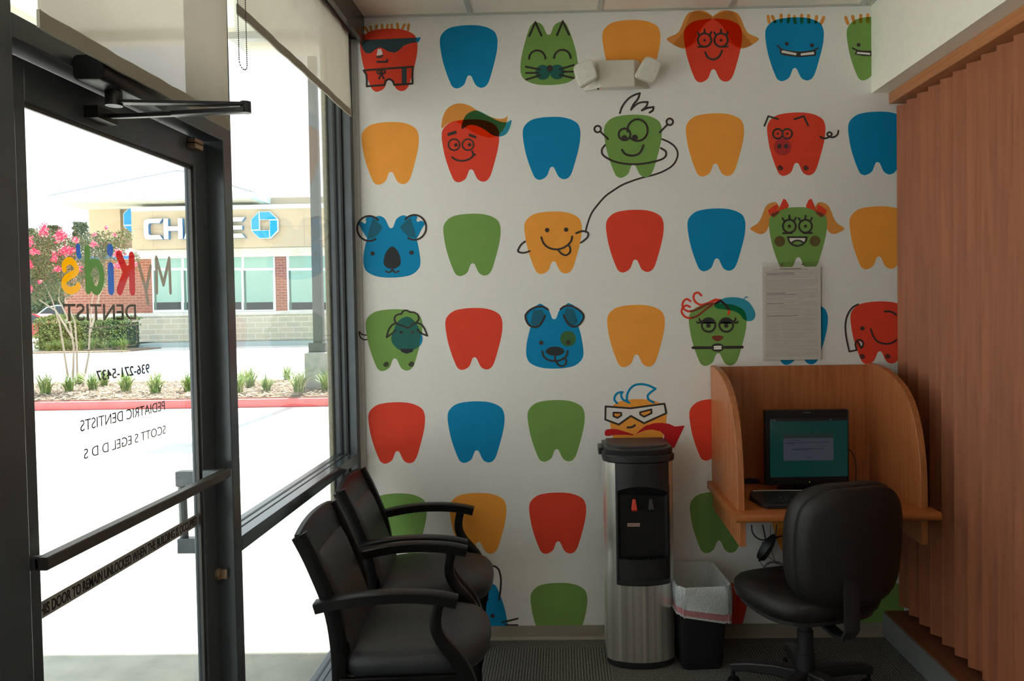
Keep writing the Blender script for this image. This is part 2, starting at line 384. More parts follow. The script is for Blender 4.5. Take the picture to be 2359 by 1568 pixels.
dl('lettering_letter', [[(908, 415), (915, 705)], [(800, 405), (860, 545)], [(860, 550), (806, 700)], [(900, 520), (860, 555)]], decal('decal_red', (.42, .008, .018)), g1, 52, False)
taupe = decal('decal_taupe', (.20, .165, .13))
dl('lettering_letter', [[(592, 350), (665, 620)], [(718, 362), (670, 640), (690, 770)]], taupe, g2, 34, False)
dl('lettering_letter', [[(790, 650), (785, 265)], [(785, 265), (865, 560)], [(865, 560), (930, 275)], [(930, 275), (945, 650)]], taupe, g2, 34, False)
dl('lettering_outline', [[(5, 1058), (265, 1040), (515, 1022), (535, 1023), (552, 1035), (562, 1062), (565, 1130), (565, 1200), (558, 1228), (540, 1244), (510, 1250), (260, 1280), (0, 1308)]], taupe, g2, 7.5, True)
def glass_text(body, xa, ya, xb, yb, hpx, m, bold=0):
    # outside reads from far (right) to near (left): text x axis runs toward -Y
    a = onX(xa, ya, XG); b = onX(xb, yb, XG)
    h = hpx*(a.y)/F
    t = text_mesh('lettering_line', body, m, h/.70, Matrix.Identity(4), None, bold=bold)
    xs = [v.co.x for v in t.data.vertices]; x0, x1 = min(xs), max(xs)
    for v in t.data.vertices: v.co.x = (v.co.x-x0)/(x1-x0)*(a.y-b.y)
    t.data.transform(Matrix.Translation((XG-.0003, a.y, a.z)) @ Matrix(((0, 0, -1, 0), (-1, 0, 0, 0), (0, 1, 0, (b.z-a.z)*0), (0, 0, 0, 1))))
    t.parent = dr; return t
glass_text('DENTIST', 314, 735, 146, 741, 35, taupe, .0004)
glass_text('936-271-5437', 345, 858, 222, 872, 21, decal('decal_grey', (.10, .10, .13)), .0005)
glass_text('PEDIATRIC DENTISTS', 380, 944, 186, 1000, 22, MATS['decal_grey'])
glass_text('SCOTT S EGEL D D S', 382, 998, 194, 1058, 20, MATS['decal_grey'])
# closer on the transom bar with its folding arm
cb = mat('closer_black', (.012, .013, .014), .35, noise=.05); 
pA = onX(232, 160, -.95); pB = onX(352, 215, -.95)
g = MB(); ring = rrect(.066, .052, .012, 4)
ys = [(1.540, .92), (1.546, 1), (1.785, 1), (1.80, .8)]
g.loft([[(-.932+p_[0]*s_, y_, 2.074+p_[1]*s_) for p_ in ring] for y_, s_ in ys]); clo = g.build('door_closer', cb, dr, smooth=40)
E_ = onZ(566, 243, 2.024); S_ = onX(262, 222, -.93); T_ = onX(238, 279, -1.0)
g = MB(); g.tube([(S_.x, S_.y, 2.050), (S_.x, S_.y, 2.018)], .017, 16); g.bar([(S_.x, S_.y, 2.026), (E_.x, E_.y, 2.026)], .026, .007, (0, 1, 0)); g.build('closer_arm', cb, clo)
g = MB(); g.bar([(E_.x, E_.y, 2.014), ((E_.x+T_.x)/2, (E_.y+T_.y)/2, 2.014)], .026, .010, (0, 1, 0)); g.bar([((E_.x+T_.x)/2, (E_.y+T_.y)/2, 2.014), (T_.x, T_.y, 2.016)], .014, .009, (0, 1, 0))
g.tube([(E_.x, E_.y, 2.032), (E_.x, E_.y, 2.008)], .011, 14); g.box(-1.016, -.985, T_.y-.045, T_.y+.03, 2.004, 2.030); g.build('closer_arm', cb, clo)
# ------------------------------------------------------------------ roller shades
fab = bpy.data.materials.new('shade_fabric'); fab.use_nodes = True; N = fab.node_tree.nodes; L = fab.node_tree.links; N.clear()
def fabric_nodes(col, transp):
    o = N.new('ShaderNodeOutputMaterial'); d = N.new('ShaderNodeBsdfDiffuse'); t = N.new('ShaderNodeBsdfTranslucent'); x = N.new('ShaderNodeBsdfTransparent')
    tc = N.new('ShaderNodeTexCoord'); nz = N.new('ShaderNodeTexNoise'); nz.inputs['Scale'].default_value = 300; L.new(tc.outputs['Object'], nz.inputs[0])
    cr = N.new('ShaderNodeValToRGB'); cr.color_ramp.elements[0].color = (*[c*.94 for c in col], 1); cr.color_ramp.elements[1].color = (*col, 1); L.new(nz.outputs[0], cr.inputs[0])
    L.new(cr.outputs[0], d.inputs[0]); L.new(cr.outputs[0], t.inputs[0])
    m1 = N.new('ShaderNodeMixShader'); m1.inputs[0].default_value = .40; L.new(d.outputs[0], m1.inputs[1]); L.new(t.outputs[0], m1.inputs[2])
    m2 = N.new('ShaderNodeMixShader'); m2.inputs[0].default_value = transp; L.new(m1.outputs[0], m2.inputs[1]); L.new(x.outputs[0], m2.inputs[2]); L.new(m2.outputs[0], o.inputs[0])
fabric_nodes((.53, .47, .385), .17)
hemm = mat('shade_hem', (.40, .37, .31), .8, noise=.05, scale=200)
def shade(label, X, y0, y1, z0, z1, chain_y, chain_pts, seed):
    rr = random.Random(seed); t = thing('roller_shade', label, 'window shade', (X, (y0+y1)/2, z0))
    g = MB(); ny, nz_ = 60, 24; V = []
    ph = [rr.uniform(0, 6) for _ in range(6)]
    for j in range(nz_+1):
        for i in range(ny+1):
            u, v = i/ny, j/nz_; e = 1
            dx = e*(.0025*math.sin(9*u+ph[0])+.0022*math.sin(23*u+ph[1]+3*v)+.0020*math.sin(47*u+ph[2]+6*v))*(.5+v if v < .5 else 1)
            edge = .010*math.sin(5*v+ph[3])*v*u**6
            V.append((dx, y0+(y1-y0)*u+edge-(y0+y1)/2, (z1-z0)*v))
    Fc = [(j*(ny+1)+i, j*(ny+1)+i+1, (j+1)*(ny+1)+i+1, (j+1)*(ny+1)+i) for j in range(nz_) for i in range(ny)]
    g.add(V, Fc); g.build('fabric', fab, t)
    hz = .030
    g = MB(); rings = []
    for i in range(ny+1):
        u = i/ny; dx = .5*(.0025*math.sin(9*u+ph[0])+.0022*math.sin(23*u+ph[1])+.0020*math.sin(47*u+ph[2])); y = y0+(y1-y0)*u-(y0+y1)/2
        rings.append([(dx+.0028, y, -.0005), (dx+.0028, y, hz), (dx-.0028, y, hz), (dx-.0028, y, -.0005)])
    g.loft(rings); g.build('hem_bar', hemm, t)
    g = MB(); g.tube([(-.01, y0-(y0+y1)/2, z1-z0), (-.01, y1-(y0+y1)/2, z1-z0)], .020, 14); g.build('roller_tube', MATS['bronze_aluminium_satin'], t)
    if chain_pts:
        g = MB()
        P = [Vector(q) for q in chain_pts]; path = []
        for a, b in zip(P, P[1:]):
            n_ = max(1, int((b-a).length/.006))
            path += [a.lerp(b, k/n_) for k in range(n_)]
        for q in path: g.sphere(q-Vector(t.location), .0022, 6, 4)
        g.tube([q-Vector(t.location) for q in P], .0006, 4); g.build('bead_chain', chain_y, t)
    return t
chd = mat('bead_chain_dark', (.10, .09, .08), .4); chl = mat('bead_chain_light', (.55, .55, .52), .4)
shade('translucent beige roller shade over the transom above the glass door', -.885, 1.322, 2.092, 2.073, 2.86, chd, None, 3)
a = onX(547, 0, -.935); b = onX(565, 0, -.935); zb = onX(556, 150, -.935).z
arc = [(-.935, (a.y+b.y)/2-(b.y-a.y)/2*math.cos(k*math.pi/8), zb-.02*math.sin(k*math.pi/8)+.012) for k in range(9)]
shade('beige roller shade part lowered over the tall window beside the mural wall', -.945, 2.318, 3.555, 2.469, 2.86, chd, [(-.935, a.y, 2.84)]+arc+[(-.935, b.y, 2.84)], 5)
g = MB(); 
for (X, Y, mm) in ((-.957, 3.640, 0), (-.938, 3.668, 1)):
    g.cur = mm; z = .62
    while z < 2.83: g.sphere((X, Y, z), .0019 if mm == 0 else .0014, 6, 4); z += .0065
    g.tube([(X, Y, .62), (X, Y, 2.84)], .0006, 4)
o = g.build('bead_chain', [chl, chd]); tag(o, 'long pale beaded shade cord hanging in the corner beside the mural wall', 'cord')
# ------------------------------------------------------------------ mural printed on the back wall
BLUE, RED, GRN, ORA = (.0, .245, .50), (.80, .062, .03), (.19, .35, .085), (.93, .37, .055)
INK = (.050, .038, .034)
mcols = {'b': BLUE, 'r': RED, 'g': GRN, 'o': ORA, 'k': INK, 'w': (.80, .78, .75), 'B': (.03, .035, .04), 'R': (.55, .015, .02), 'D': (.035, .065, .075),
 'T': (.02, .16, .17), 'S': (.02, .13, .11), 'P': (.50, .04, .04), 'G': (.05, .15, .05), 'C': (.14, .10, .035), 'L': (.22, .05, .03), 'm': (.015, .13, .20), 'y': (.62, .26, .05)}
mk = list(mcols); mmats = [mat('print_'+{'b':'blue','r':'red','g':'green','o':'orange','k':'line','w':'white','B':'black','R':'crimson','D':'dark','T':'teal','S':'sea_green','P':'pink','G':'olive','C':'cheek','L':'lip','m':'ear','y':'amber'}[k], mcols[k], .6, noise=.03, scale=12, spec=.2) for k in mk]
for nm, c in (('i_o', (.93, .38, .09)), ('i_r', (.80, .12, .10)), ('i_b', (.05, .38, .55)), ('i_h', (.74, .62, .55))):
    mk.append(nm); mmats.append(inkmat('ink_'+{'i_o':'orange','i_r':'red','i_b':'blue','i_h':'shade'}[nm], c))
MU = MB(); LAY = [0]
def wp(x, y): p = onY(x, y, D); return (p.x, p.z)
def put(poly, c, lay):
    MU.cur = mk.index(c); LAY[0] += 1
    Y = D-.0003-lay*.00045-(LAY[0] % 50)*.000002
    x = [min(max(p[0], -.9655), 1.60) for p in poly]
    MU.add([(x[i], Y, max(poly[i][1], .064)) for i in range(len(poly))], [tuple(range(len(poly)))])
def smo(pts, closed, n=6): return [(v.x, v.y) for v in cr_spline([Vector((a, b, 0)) for a, b in pts], closed, n)]
class K:
    def __init__(s, x0, y0, sc_): s.c = crop(x0, y0, sc_); s.s = sc_
    def w(s, pts): return [wp(*s.c(*q)) for q in pts]
    def F(s, pts, c, lay=1, smooth=True): put(s.w(smo(pts, True) if smooth else pts), c, lay)
    def S(s, pts, wd, c='k', smooth=True, closed=False, lay=3):
        if smooth: pts = smo(pts, closed)
        if closed: pts = list(pts)+[pts[0]]
        P = [Vector(q) for q in s.w(pts)]; r = wd/s.s/2*D/F
        MU.cur = mk.index(c); LAY[0] += 1; Y = D-.0003-lay*.00045-(LAY[0] % 50)*.000002
        vo, fo = union2d(*blobline(P, r*1.06, 10)); MU.add([(v.x, Y, v.y) for v in vo], fo)
    def SS(s, segs, wd, c='k', lay=3):
        pts = []
        for g_ in segs: q = smo(g_, False); pts += q if not pts else q[1:]
        s.S(pts, wd, c, smooth=False, lay=lay)
    def D(s, x, y, r, c='k', lay=3, ry=None):
        ry = ry or r; put(s.w([(x+r*math.cos(k*math.pi/14), y+ry*math.sin(k*math.pi/14)) for k in range(28)]), c, lay)
    def O(s, x, y, r, wd, c='k', a0=0, a1=360, ry=None):
        ry = ry or r; n = max(8, int(abs(a1-a0)/10)); pts = [(x+r*math.cos(R(a0+(a1-a0)*k/n)), y+ry*math.sin(R(a0+(a1-a0)*k/n))) for k in range(n+1)]
        s.S(pts, wd, c, smooth=False)
# the plain tooth outline, normalised to a 1 x 1 box (x -.5..+.5, y 0 top .. 1 foot)
_t = [(0, 0), (.18, .009), (.33, .045), (.445, .11), (.487, .19), (.498, .27), (.487, .40), (.455, .54), (.41, .69), (.36, .84), (.322, .925), (.27, .98), (.20, .998), (.135, .975), (.095, .935), (.06, .865), (.035, .815), (0, .797),
      (-.035, .815), (-.058, .865), (-.09, .935), (-.15, .98), (-.23, 1.0), (-.30, .965), (-.345, .88), (-.40, .74), (-.455, .56), (-.485, .40), (-.499, .27), (-.485, .17), (-.42, .09), (-.32, .035), (-.17, .008)]
_t = smo(_t, True, 4)
TW, TH = .2723, .2933
def tooth(xc, yt, c, flip=False, yb=None):
    p = onY(xc, yt if not flip else yb, D)
    if not flip: poly = [(p.x+a*TW, p.z-b*TH) for a, b in _t]
    else: poly = [(p.x-a*TW, p.z+b*TH) for a, b in _t]
    put(poly, c, 0)
def clipped(xc, yt, c, xmax):   # cut at a vertical edge on the wall (the mural turns the corner behind the soffit / blind)
    p = onY(xc, yt, D); put([(min(p.x+a*TW, xmax), p.z-b*TH) for a, b in _t], c, 0)
tooth(1079, 58, 'b'); tooth(1454, 46, 'o'); tooth(1642, 43, 'r'); tooth(1830, 40, 'b'); clipped(2018, 38, 'g', XS+.01)
tooth(898, 281, 'o'); tooth(1083, 275, 'r'); tooth(1270, 269, 'b'); tooth(1457.5, 264, 'g'); tooth(1646.5, 261, 'o'); tooth(1834, 259, 'r'); tooth(2021, 257, 'b')
tooth(1086.5, 492, 'g'); tooth(1273.5, 487, 'o'); tooth(1462, 483, 'r'); tooth(1650, 480, 'b'); tooth(1838, 477, 'g'); tooth(2024, 475, 'o')
tooth(907, 712, 'g'); tooth(1091, 709, 'r'); tooth(1464.5, 702, 'o'); tooth(1653, 699, 'g'); tooth(1840, 696, 'b'); tooth(2026, 694, 'r')
tooth(913, 926, 'r'); tooth(1096, 924, 'b'); tooth(1280.5, 921, 'g'); tooth(1469, 919, 'o'); tooth(1654, 918, 'r')
tooth(917, 1136, 'g'); tooth(1100.5, 1135, 'o'); tooth(1284, 1134, 'r'); tooth(1655, 1132, 'g'); tooth(1840, 1131, 'o')
tooth(1287, 1342, 'g'); tooth(1655, 1340, 'r'); tooth(2025, 1338, 'g')
tooth(1469, 1134, 'r')
tooth(1266, 0, 'g', True, 196); tooth(903.5, 0, 'b', True, 639.3); tooth(1278.5, 0, 'b', True, 848.8); tooth(1105.6, 0, 'b', True, 1484); tooth(895, 66, 'r')
# r1c1 masked boy
k = K(820, 0, 5.617)
for a, b, c_, d in ((25, 355, 55, 415), (118, 355, 150, 405), (188, 345, 200, 400), (268, 333, 262, 385), (338, 325, 340, 375), (410, 325, 402, 375), (460, 320, 468, 370), (535, 310, 545, 370), (628, 320, 602, 370), (682, 320, 675, 385)): k.S([(a, b), (c_, d)], 32, 'y', lay=-.5)
k.F([(50, 520), (790, 488), (843, 483), (812, 545), (700, 560), (620, 590), (560, 650), (500, 683), (420, 668), (360, 630), (305, 612), (250, 640), (190, 690), (130, 690), (90, 640)], 'D', 1, False)
k.F([(782, 488), (843, 483), (812, 545), (782, 548)], 'b', 1.2, False)
k.F([(283, 637), (325, 633), (345, 695), (335, 710), (268, 718)], 'w', 1, False); k.S([(278, 740), (320, 738), (342, 720)], 26); k.S([(275, 803), (400, 800), (405, 775)], 24, smooth=False)
k.S([(735, 865), (100, 912), (135, 965), (142, 1040), (140, 1118), (370, 1100), (385, 1045), (430, 1022), (475, 1045), (497, 1100), (733, 1082), (730, 980), (738, 865)], 24, smooth=False)
k.F([(595, 880), (657, 878), (657, 1080), (595, 1085)], 'D', 1, False); k.F([(728, 1000), (728, 1070), (695, 1075)], 'w', 1, False)
k.O(295, 932, 22, 18); k.O(358, 930, 22, 18); k.S([(330, 950), (300, 1018)], 22); k.S([(330, 950), (360, 1015)], 22)
# cat
k = K(1180, 0, 6.208)
for dx, dy in ((0, 0), (393, -15)): k.S([(243, 517+dy*.6), (330, 318), (418, 512)] if not dx else [(641, 505), (722, 305), (812, 497)], 26, smooth=False)
k.O(358, 840, 117, 26, a0=180, a1=360, ry=118); k.O(717, 832, 117, 26, a0=180, a1=360, ry=118)
k.D(437, 1035, 106, 'S', 1); k.D(643, 1030, 106, 'S', 1); k.D(540, 978, 46)
for a in ([(197, 955), (400, 997)], [(200, 1045), (370, 1042)], [(200, 1138), (400, 1078)], [(680, 990), (880, 932)], [(712, 1028), (870, 1025)], [(682, 1072), (880, 1118)]): k.S(a, 26)
# girl with orange hair
k = K(1500, 0, 4.2125)
for s in (1, -1):
    def hh(x): return x if s == 1 else 2*598-x
    k.F([(hh(x), y) for x, y in ((600, 175), (560, 130), (500, 102), (430, 105), (360, 130), (320, 190), (290, 265), (250, 325), (150, 378), (230, 440), (300, 470), (370, 460), (440, 400), (480, 300), (530, 230))], 'i_o', 1)
    k.F([(hh(x), y) for x, y in ((590, 180), (530, 130), (430, 108), (380, 150), (350, 210), (310, 310), (220, 420), (180, 405), (240, 450), (320, 460), (400, 420), (460, 310), (520, 230))], 'i_h', 1.5)
for cx_, in ((518,), (678,)):
    k.O(cx_, 390, 65, 18); k.D(cx_, 391, 13); k.S([(cx_, 325), (cx_, 290)], 18)
    k.S([(cx_-50, 345), (cx_-66, 315)], 18); k.S([(cx_+50, 345), (cx_+64, 312)], 18)
k.S([(458, 457), (530, 455)], 16); k.S([(668, 455), (742, 454)], 16)
k.S([(525, 508), (550, 555), (605, 577), (660, 548), (687, 492)], 18)
# boy with gap teeth, twice
for dx, dy, cut in ((0, 0, None), (785, 0, True)):
    lst = ((1135, 160, 1145, 215), (1175, 160, 1200, 210), (1262, 148, 1262, 205), (1338, 152, 1330, 212), (1390, 160, 1397, 220), (1460, 150, 1460, 215), (1527, 152, 1530, 215), (1605, 162, 1597, 215), (1675, 170, 1650, 225))
    if cut: lst = ((1887, 170, 1908, 228), (1955, 160, 1970, 218), (2034, 150, 2032, 210), (2102, 145, 2102, 210))
    for a, b, c_, d in lst: k.S([(a, b), (c_, d)], 30, 'i_o', smooth=False, lay=.8)
k.D(1316, 425, 19); k.D(1560, 440, 19)
k.S([(1225, 443), (1280, 485), (1430, 508), (1560, 495), (1617, 468)], 14)
k.F([(1250, 478), (1420, 512), (1600, 490), (1598, 540), (1440, 556), (1300, 540), (1248, 520)], 'k', 2, False)
k.F([(1270, 488), (1410, 517), (1405, 538), (1262, 512)], 'w', 3.2, False); k.F([(1450, 520), (1578, 503), (1582, 528), (1452, 540)], 'w', 3.2, False)
k.D(2012, 437, 19); k.S([(1955, 468), (2000, 490), (2060, 500), (2130, 500)], 14); k.F([(1988, 495), (2140, 505), (2140, 545), (2060, 545), (1975, 528)], 'k', 2, False); k.F([(2000, 505), (2125, 515), (2122, 533), (1993, 522)], 'w', 3.2, False)
# r2c2 quiff
k = K(820, 220, 4.3685)
k.F([(862, 330), (870, 230), (905, 150), (970, 95), (1050, 80), (1140, 100), (1220, 150), (1330, 205), (1440, 235), (1500, 225), (1527, 205), (1505, 300), (1460, 370), (1380, 425), (1280, 410), (1180, 370), (1060, 300), (1000, 262), (920, 285)], 'i_o', 1)
k.F([(1065, 338), (1075, 260), (1115, 190), (1190, 152), (1260, 165), (1350, 215), (1450, 262), (1520, 268), (1565, 248), (1550, 320), (1510, 390), (1440, 413), (1370, 395), (1290, 340), (1200, 300), (1130, 300)], 'i_b', 1.5)
k.F([(922, 380), (1008, 350), (1016, 382), (925, 410)], 'k', 2, False); k.F([(1138, 383), (1212, 410), (1208, 433), (1134, 408)], 'k', 2, False)
for x in (987, 1127): k.O(x, 495, 56, 14)
k.D(1006, 498, 18); k.D(1144, 495, 18)
k.S([(968, 620), (1010, 648), (1075, 657), (1140, 640), (1180, 600), (1168, 562)], 17); k.S([(1180, 600), (1200, 594)], 17)
# r2c4 antennae
k = K(1320, 200, 5.361)
k.SS([[(578, 325), (610, 240), (680, 150), (760, 100), (825, 80)], [(825, 80), (800, 150), (745, 220), (716, 285)], [(716, 285), (760, 235), (830, 195), (922, 188)], [(922, 188), (905, 240), (850, 292)], [(850, 292), (920, 262), (995, 250)], [(995, 250), (985, 290), (945, 318)]], 22)
k.O(797, 535, 125, 23, a0=-188, a1=130, ry=133); k.O(636, 588, 72, 23); k.D(636, 632, 36); k.D(762, 625, 34)
k.O(304, 522, 40, 22); k.S([(340, 555), (432, 645)], 22); k.O(1194, 432, 40, 22); k.S([(1165, 465), (1072, 562)], 22)
k.S([(604, 778), (640, 825), (700, 848), (770, 845), (830, 810), (870, 720)], 24)
k.S([(395, 720), (358, 770), (362, 830), (420, 880), (520, 925), (660, 952), (800, 955), (950, 935), (1080, 900), (1140, 860), (1145, 800), (1085, 757)], 22)
k.S([(1100, 645), (1180, 680), (1250, 730), (1290, 800), (1285, 880), (1230, 970), (1120, 1040), (1000, 1085), (860, 1120), (720, 1165), (600, 1215), (490, 1285), (400, 1350), (310, 1450), (230, 1560), (180, 1690), (155, 1790)], 21, lay=-.2)
# pig
k = K(1700, 220, 5.8975)
k.S([(358, 412), (410, 282), (545, 320)], 22, smooth=False); k.S([(765, 322), (893, 282), (952, 408)], 24, smooth=False)
k.O(540, 520, 66, 22); k.O(668, 520, 66, 22); k.D(540, 520, 15); k.D(668, 520, 15)
k.D(608, 698, 118, 'P', 1); k.D(563, 688, 30); k.D(652, 688, 30)
k.S([(1118, 560), (1170, 583), (1235, 565), (1275, 525), (1240, 498), (1210, 525), (1240, 560), (1300, 565), (1350, 530), (1362, 478)], 22)
def spiral(kk, x, y, r, wd, d=1):
    kk.S([(x+d*(r*(1-.85*t_/14))*math.cos(t_*.9), y+(r*(1-.85*t_/14))*math.sin(t_*.9)) for t_ in range(15)], wd)
spiral(k, 573, 980, 36, 11); spiral(k, 922, 980, 36, 11)
# koala
k = K(800, 460, 6.208)
k.F([(288, 550), (190, 400), (160, 330), (215, 318), (245, 340), (270, 320), (262, 270), (300, 245), (400, 260), (470, 320), (510, 390), (440, 500), (350, 560)], 'b', -.5)
k.F([(998, 545), (1060, 430), (1108, 340), (1060, 300), (1010, 315), (990, 290), (1003, 245), (940, 225), (850, 260), (790, 320), (755, 390), (830, 500), (940, 550)], 'b', -.5)
k.F([(288, 555), (320, 400), (370, 265), (440, 320), (508, 390), (450, 490), (370, 550)], 'm', 1, False); k.F([(990, 545), (950, 400), (905, 262), (840, 300), (755, 385), (800, 460), (880, 530)], 'm', 1, False)
k.O(315, 410, 172, 25, a0=-42, a1=-302, ry=178); k.O(960, 395, 168, 25, a0=-140, a1=122, ry=178)
k.F([(640, 668), (720, 730), (762, 850), (755, 930), (700, 975), (640, 985), (580, 975), (528, 930), (522, 850), (560, 740)], 'B', 2)
k.D(362, 768, 30); k.D(918, 755, 30); k.S([(642, 975), (642, 1000), (600, 1038), (553, 1022)], 22); k.S([(642, 1000), (690, 1038), (736, 1018)], 22)
# r3c3 smiling
k = K(1160, 420, 5.8975)
k.D(592, 648, 29); k.D(849, 642, 29)
k.S([(513, 745), (540, 820), (600, 880), (690, 908), (780, 900), (860, 860), (915, 800), (932, 735)], 24); k.S([(735, 910), (790, 970), (850, 988), (900, 950), (905, 890), (880, 850)], 23)
k.S([(292, 802), (235, 850), (195, 930), (240, 955), (300, 952), (355, 932)], 23); k.S([(985, 690), (1050, 665), (1105, 665), (1148, 690), (1135, 750), (1050, 820)], 23)
# r3c6 bows
k = K(1700, 440, 6.208)
for s in (1, -1):
    def h2(x, c_=852): return x if s == 1 else 2*c_-x-5
    k.F([(h2(x), y) for x, y in ((560, 170), (480, 165), (410, 205), (370, 280), (330, 380), (280, 460), (175, 535), (250, 590), (330, 615), (400, 580), (440, 500), (500, 380), (600, 290))], 'i_o', -.2)
    k.F([(h2(x), y) for x, y in ((590, 240), (650, 105), (690, 130), (728, 210), (715, 240), (620, 270), (500, 310), (450, 345), (428, 275), (520, 205), (560, 195))], 'r', 1, False)
    k.F([(h2(x), y) for x, y in ((460, 345), (500, 310), (605, 278), (570, 330), (510, 375))], 'L', 1.2, False)
    k.F([(h2(x), y) for x, y in ((555, 260), (575, 220), (603, 225), (590, 260))], 'y', 2, False)
for cx_ in (733, 964):
    k.O(cx_, 502, 92, 25); k.D(cx_, 502, 22); k.S([(cx_, 412), (cx_, 350)], 24); k.S([(cx_-70, 430), (cx_-98, 388)], 24); k.S([(cx_+70, 430), (cx_+92, 382)], 24)
k.S([(642, 602), (770, 600)], 24); k.S([(935, 600), (1058, 598)], 24)
k.D(597, 718, 77, 'C', 1); k.D(1103, 715, 77, 'C', 1)
k.F([(710, 660), (985, 660), (965, 720), (920, 765), (850, 790), (780, 768), (735, 725)], 'w', 1.5, False)
k.F([(760, 740), (800, 705), (850, 700), (905, 705), (940, 740), (850, 790)], 'g', 2)
k.S([(712, 660), (982, 660), (965, 720), (920, 765), (850, 787), (780, 768), (735, 725)], 24, smooth=False, closed=True); k.S([(770, 740), (810, 712), (850, 705), (900, 715), (935, 740)], 22)
# sheep
k = K(800, 680, 6.208)
k.F([(850, 305), (930, 340), (990, 410), (1040, 500), (1075, 600), (1060, 690), (1000, 750), (940, 780), (850, 785), (750, 780), (690, 740), (640, 670), (632, 590), (680, 450), (750, 350)], 'S', 1)
k.F([(1060, 520), (1078, 620), (1060, 690), (1030, 720), (1045, 640)], 'b', 1.5, False)
k.SS([[(770, 268), (800, 225), (850, 215), (895, 240)], [(895, 240), (960, 245), (1015, 285), (1020, 345), (990, 385), (930, 410)], [(930, 410), (900, 450), (850, 462), (805, 435)], [(805, 435), (760, 425), (705, 400), (675, 350), (690, 295), (740, 270), (770, 268)]], 22)
k.SS([[(700, 395), (640, 425), (590, 500), (562, 600)], [(562, 600), (620, 560), (698, 498)]], 22); k.SS([[(980, 395), (1050, 410), (1100, 470), (1145, 580)], [(1145, 580), (1060, 540), (1000, 490)]], 22)
k.D(770, 529, 21); k.D(931, 527, 21); k.F([(748, 765), (955, 765), (930, 810), (850, 835), (780, 812)], 'B', 2, False)
k.S([(285, 630), (230, 632), (185, 590), (170, 522), (215, 560), (275, 570)], 18, lay=-.2)
spiral(k, 558, 983, 38, 12, -1); spiral(k, 918, 978, 38, 12, -1)
# dog
k = K(1180, 680, 6.208)
k.F([(395, 118), (430, 130), (520, 200), (560, 300), (480, 400), (330, 470), (240, 420), (170, 285), (200, 240)], 'b', -.5, False); k.F([(800, 108), (860, 130), (1035, 270), (1010, 380), (880, 450), (700, 400), (650, 300), (690, 190), (770, 130)], 'b', -.5, False)
k.F([(300, 215), (430, 205), (470, 290), (400, 420), (330, 450), (260, 400)], 'm', 1, False); k.F([(775, 180), (880, 200), (940, 380), (870, 450), (790, 400), (730, 290)], 'm', 1, False)
k.S([(512, 205), (460, 170), (400, 160), (330, 170), (240, 220), (190, 290), (205, 370), (250, 430), (330, 455), (390, 430), (440, 360), (470, 290)], 26)
k.S([(690, 200), (740, 160), (800, 148), (880, 165), (970, 220), (1020, 285), (1010, 350), (950, 425), (870, 448), (800, 405), (760, 340), (733, 285)], 26)
k.D(798, 620, 112, 'G', 1); k.D(415, 677, 31); k.D(800, 672, 31); k.D(612, 798, 133, 'B', 2, 66)
k.S([(430, 800), (450, 870), (510, 920), (610, 940), (700, 920), (770, 870), (792, 795)], 26); k.S([(612, 860), (612, 940)], 24); k.S([(625, 945), (670, 1000), (730, 1010), (772, 960), (755, 900)], 24)
# r4c5 beret
k = K(1540, 650, 5.8975)
k.S([(445, 178), (400, 140), (355, 155), (340, 210), (370, 270), (440, 305), (540, 280), (640, 235), (720, 260), (790, 330), (825, 390), (812, 430)], 27, 'i_r' if False else 'r', lay=1)
k.S([(298, 255), (250, 228), (205, 255), (190, 320), (220, 370), (290, 395), (400, 360), (520, 290), (640, 250), (700, 240)], 27, 'r', lay=1); k.S([(292, 335), (240, 315), (190, 350), (180, 410), (230, 470), (310, 485), (400, 450), (500, 370), (600, 300), (680, 270)], 27, 'r', lay=1)
k.S([(440, 345), (520, 300), (620, 290)], 26, 'L', lay=1.6); k.S([(300, 392), (380, 372), (460, 325)], 26, 'L', lay=1.6); k.S([(310, 486), (400, 452), (500, 372), (590, 308)], 26, 'L', lay=1.6)
k.F([(620, 310), (660, 260), (760, 215), (880, 202), (1000, 220), (1090, 270), (1150, 350), (1180, 430), (1160, 500), (1090, 530), (1020, 500), (960, 430), (880, 390), (760, 370), (660, 355)], 'i_b', 2)
k.F([(1015, 222), (1055, 188), (1085, 205), (1045, 210), (1025, 230)], 'b', 2, False)
for cx_, sgn in ((543, 1), (783, -1)):
    k.O(cx_, 580, 92, 25); k.D(cx_, 587, 30)
    k.F([(cx_+90*math.cos(R(a)), 560+72*math.sin(R(a))) for a in range(180, 361, 15)]+[(cx_+90, 545), (cx_, 535), (cx_-90, 550)], 'B', 2.5, False)
k.S([(450, 545), (405, 550), (385, 540)], 22); k.S([(455, 535), (425, 520), (420, 495)], 22); k.S([(875, 540), (920, 550), (940, 535)], 22); k.S([(872, 530), (905, 515), (908, 488)], 22)
k.F([(588, 745), (640, 720), (665, 728), (692, 720), (747, 742), (710, 785), (665, 800), (620, 785)], 'L', 2)
k.S([(330, 888), (600, 888)], 36); k.S([(740, 884), (1002, 880)], 36); k.O(665, 886, 72, 28, ry=42); k.F([(615, 865), (718, 862), (712, 885), (720, 908), (615, 910), (622, 886)], 'w', 3.5)
